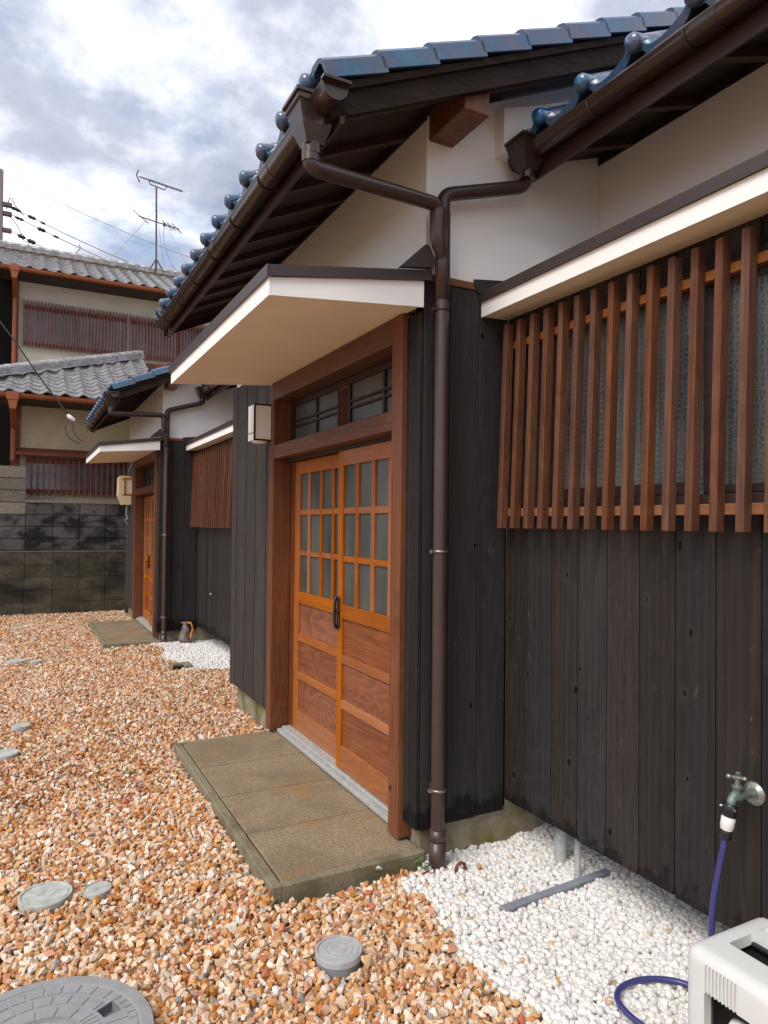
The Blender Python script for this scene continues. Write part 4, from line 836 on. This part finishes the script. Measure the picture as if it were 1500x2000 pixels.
def far_roof(x0, x1, ye, ze, slope, rows, hipx=None, par=nb, w=.262, L=.235):
    th_ = math.atan(slope); c_, s_ = math.cos(th_), math.sin(th_); prof = s_tile(w, L); n = len(prof); R = None
    base = obj('roof', MB().prism([(ye, ze-.05), (ye+rows*L*c_, ze-.05+rows*L*s_), (ye+rows*L*c_, ze-.01+rows*L*s_), (ye, ze-.01)], 'x', x0 if hipx is None else hipx(rows)+.1, x1), 'eave_wood', par) if hipx is None else obj('roof', MB().add([(x0, ye, ze-.03), (x1, ye, ze-.03), (x1, ye+rows*L*c_, ze-.03+rows*L*s_), (hipx(rows), ye+rows*L*c_, ze-.03+rows*L*s_)], [(0, 1, 2, 3)]), 'eave_wood', par)
    cols = int((x1-x0)/w)
    for r_ in range(rows):
        for k in range(cols):
            X = x0+k*w
            if hipx and X < hipx(r_)-.2: continue
            y_, z_ = ye+r_*L*c_, ze+r_*L*s_+.03; vs = []
            for q_, lf_ in ((0, .014), (L*1.08, -.002)):
                for a, b in prof: vs.append((X+a, y_+q_*c_-b*s_, z_+q_*s_+b*c_+lf_))
            m = MB().add(vs, [(i, (i+1) % n, (i+1) % n+n, i+n) for i in range(n)]+[tuple(range(n)), tuple(range(2*n-1, n-1, -1))]); obj('roof_tile', m, 'grey_tile', base)
    return base
r1 = far_roof(-.72, 3.4, 15.02, 6.30, .45, 11)
r2 = far_roof(-.98, 2.4, 12.08, 3.40, .45, 14, hipx=lambda r_: -.95+.2143*r_)
def ridge(p0, p1, par, n):
    a, b = Vector(p0), Vector(p1); d = (b-a).normalized(); s_ = Vector((d.y, -d.x, 0)).normalized()
    rd = MB()
    for j, (w_, h0, h1) in enumerate(((.11, 0, .035), (.10, .04, .072), (.09, .077, .107))):
        vs = [p+s_*q_*w_+Vector((0, 0, h)) for p in (a, b) for q_ in (-1, 1) for h in (h0, h1)]; rd.add(vs, [(0, 1, 3, 2), (4, 6, 7, 5), (0, 4, 5, 1), (2, 3, 7, 6), (1, 5, 7, 3), (0, 2, 6, 4)])
    R = obj('ridge_course', rd, 'grey_tile', par)
    for i in range(n):
        p = a+(b-a)*(i/n)+Vector((0, 0, .112)); q_ = a+(b-a)*((i+1.06)/n)+Vector((0, 0, .112)); vs = []
        for pp, rr in ((p, .085), (q_, .074)):
            vs += [pp+s_*rr*math.cos(PI*k/8)+Vector((0, 0, rr*.8*math.sin(PI*k/8))) for k in range(9)]
        obj('ridge_tile', MB().add(vs, [(k, k+1, k+10, k+9) for k in range(8)]+[tuple(range(9))], True), 'grey_tile', R)
ridge((-1.2, 17.40, 7.42), (4.2, 17.40, 7.42), nb, 21)
ridge((-1.1, 12.0, 3.44), (2.15, 15.25, 4.86), nb, 20)
obj('ridge_end', MB().lathe([(0, -.04), (.07, -.04), (.085, 0), (.07, .04), (0, .05)], (2.1, 15.15, 4.78), 'y', 14), 'plaster_white', nb)
def og(x0, x1, y, z, label=None):
    pr_ = [(y+.05*math.cos(PI+PI*k/8), z+.055*math.sin(PI+PI*k/8)) for k in range(9)]+[(y+.05, z+.02), (y-.055, z+.02)]
    return obj('gutter', MB().prism(pr_, 'x', x0, x1), 'orange_gutter', nb)
og(-1.5, 4.0, 14.98, 6.27); og(-1.5, 2.4, 12.03, 3.37)
obj('eave_soffit', MB().box(-1.6, 4.2, 15.00, 15.59, 6.21, 6.27), 'eave_wood', nb); obj('eave_soffit', MB().box(-1.4, 2.4, 12.06, 12.74, 3.31, 3.36), 'eave_wood', nb)
def odp(x, y, zt_, zb, yb_):
    d_ = obj('downpipe', MB().tube(bend([(x, y, zt_), (x, y, zt_-.16), (x+.01, yb_, zt_-.40), (x+.01, yb_, zb)], .05), .042, 12), 'orange_gutter', nb)
    obj('rainwater_head', MB().box(x-.085, x+.085, y-.07, y+.07, zt_-.06, zt_+.06, .006).prism([(x-.07, zt_-.06), (x+.07, zt_-.06), (x+.04, zt_-.20), (x-.04, zt_-.20)], 'y', y-.06, y+.06), 'orange_gutter', d_)
odp(-.20, 14.96, 6.25, 3.6, 15.50); odp(-.15, 12.0, 3.34, 2.40, 12.62)
# a paler building glimpsed at the left edge
fb = thing('far_building', 'pale building glimpsed at the left edge between the dark eaves', 'building', (-1.2, 20, 0))
obj('wall', MB().box(-3.2, -.35, 20, 20.4, 0, 6.4), 'stucco_pale', fb)
for i in range(4): obj('window', MB().box(-.95, -.55, 19.97, 19.99, 1.2+1.35*i, 2.1+1.35*i), 'far_glass', fb)
obj('balcony_rail', MB().box(-3.2, -.35, 19.8, 19.84, 4.2, 4.27).box(-3.2, -.35, 19.8, 19.84, 3.4, 3.45), 'red_trim', fb)

# ------------------------------------------------------------------ antenna, pole and wires
an = thing('roof_antenna', 'bare metal television antenna on a mast above the neighbouring roof', 'antenna', (2.69, 16.8, 7.4))
ay = 16.8; T_ = lambda pts, r_=.012: MB().tube(pts, r_, 6)
obj('mast', T_([(2.69, ay, 7.30), (2.665, ay, 9.28)], .022), 'antenna_metal', an)
for dx_, dy_ in ((-.16, -.1), (.16, -.1), (0, .16)): obj('leg', T_([(2.687, ay, 7.58), (2.687+dx_, ay+dy_, 7.26)], .018), 'antenna_metal', an)
ub = T_([(2.28, ay, 9.42), (3.27, ay, 9.30)], .016)
for i in range(15): x = 2.52+.05*i; ub.tube([(x, ay-.07, 9.42-.12*(x-2.28)), (x, ay+.07, 9.42-.12*(x-2.28))], .007, 5)
ub.tube([(2.26, ay-.02, 9.56), (2.22, ay, 9.44), (2.30, ay+.02, 9.30)], .016, 5); ub.tube([(2.50, ay, 9.40), (2.52, ay, 9.30), (2.86, ay, 9.24), (2.90, ay, 9.35)], .014, 5)
obj('upper_boom', ub, 'antenna_metal', an)
vb = T_([(2.28, ay, 8.50), (3.2, ay, 8.38)], .014)
for x, L_ in ((2.33, .55), (2.93, .42), (3.02, .36), (3.14, .42)): vb.tube([(x-L_*.45, ay-L_, 8.50-.13*(x-2.28)-L_*.2), (x+L_*.45, ay+L_, 8.50-.13*(x-2.28)+L_*.2)], .011, 5)
obj('lower_boom', vb, 'antenna_metal', an)
obj('junction', MB().box(2.83, 2.89, ay-.03, ay+.03, 8.39, 8.45), 'antenna_metal', an)
for p in ((1.55, 16.4, 7.1), (3.5, 16.2, 7.0), (3.2, 18.2, 7.2)): obj('guy_wire', T_([(2.68, ay, 8.75), p], .0045), 'wire_pale', an)
obj('cable', MB().tube(smooth_path([(2.86, ay, 8.42), (2.86, ay, 8.0), (3.05, ay, 7.5), (3.3, ay-.1, 7.25)]), .008, 5), 'wire_pale', an)
up_ = thing('utility_pole', 'concrete utility pole cut by the left edge above the tiled roof', 'pole', (-.85, 26, 0))
obj('shaft', MB().tube([(-.84, 26, 0), (-.86, 26, 12.95)], [.20, .15], 14), 'pole_concrete', up_)
for z in (11.85, 11.55, 11.0): obj('cross_arm', MB().box(-.95, -.45, 25.9, 26.1, z-.06, z+.05), 'antenna_metal', up_)
def wire(a, b, sag, r_, label, mat='wire_pale', extra=None):
    a, b = Vector(a), Vector(b); pts = [a+(b-a)*t+Vector((0, 0, -4*sag*t*(1-t))) for t in [k/14 for k in range(15)]]
    w_ = thing('power_line', label, 'power line', a, 'power lines from the utility pole'); obj('wire', MB().tube(pts, r_, 5), mat, w_)
    if extra:
        for t, L_, rr in extra:
            p = a+(b-a)*t+Vector((0, 0, -4*sag*t*(1-t))); d_ = (b-a).normalized(); obj('insulator', MB().tube([p-d_*L_, p-d_*L_*.3, p, p+d_*L_*.3, p+d_*L_], [rr*.5, rr, rr*.6, rr, rr*.4], 8), 'wire_dark', w_)
wire((-.70, 26, 12.83), (7.5, 26, 10.9), .25, .010, 'single thin topmost power line')
wire((-.60, 26, 11.85), (6.8, 26, 9.95), .22, .016, 'power line second from the top', extra=[(.035, .16, .07), (.10, .13, .07), (.145, .08, .05)])
wire((-.60, 26, 11.6), (6.8, 26, 9.7), .22, .016, 'power line third from the top', extra=[(.05, .14, .06), (.14, .13, .08), (.20, .09, .05)])
wire((-.60, 26, 11.05), (6.8, 26, 9.1), .25, .014, 'lowest power line running from the utility pole', extra=[(.06, .12, .08), (.10, .13, .09), (.18, .10, .05)])
obj('jumper_wire', MB().tube(smooth_path([(-.62, 26, 11.7), (-.5, 26, 12.1), (-.28, 26, 11.75), (-.1, 26, 11.6)]), .016, 5).tube(smooth_path([(-.3, 26, 10.95), (.2, 26, 10.55), (.8, 26, 10.35), (1.3, 26, 10.45), (1.62, 26, 10.8), (1.6, 26, 10.95)]), .014, 5).tube(smooth_path([(-.55, 26, 11.5), (-.35, 26, 11.3), (-.15, 26, 10.95)]), .014, 5), 'wire_dark', label='loose jumper wires looping below the insulators on the pole', cat='wire')
sw = thing('service_wire', 'black service wire coming down to a white anchor by the far eaves', 'wire', (.63, 11.6, 3.02))
obj('wire', MB().tube(smooth_path([(-1.5, 11.6, 5.75), (-.322, 11.6, 4.338), (.2, 11.6, 3.60), (.60, 11.6, 3.06)]), .011, 6), 'wire_dark', sw)
obj('anchor', MB().tube([(.59, 11.6, 3.06), (.62, 11.6, 3.03), (.68, 11.6, 2.985), (.70, 11.6, 2.97)], [.018, .034, .030, .012], 10), 'plastic_white', sw)
for pts in ([(.63, 11.6, 3.01), (.57, 11.6, 2.88), (.60, 11.6, 2.74), (.70, 11.6, 2.66), (.77, 11.6, 2.64)], [(.66, 11.6, 3.0), (.67, 11.6, 2.85), (.74, 11.6, 2.72), (.80, 11.6, 2.68)]): obj('loop', MB().tube(smooth_path(pts), .007, 5), 'wire_dark', sw)
obj('loop', MB().tube(smooth_path([(.80, 11.6, 2.68), (.86, 11.6, 2.66), (.83, 11.6, 2.78), (.86, 11.58, 2.86), (.93, 11.5, 2.93)]), .006, 5), 'leaf_red', sw)
obj('tie', MB().tube([(.70, 11.6, 2.97), (.92, 11.55, 2.93)], .006, 5), 'wire_dark', sw)
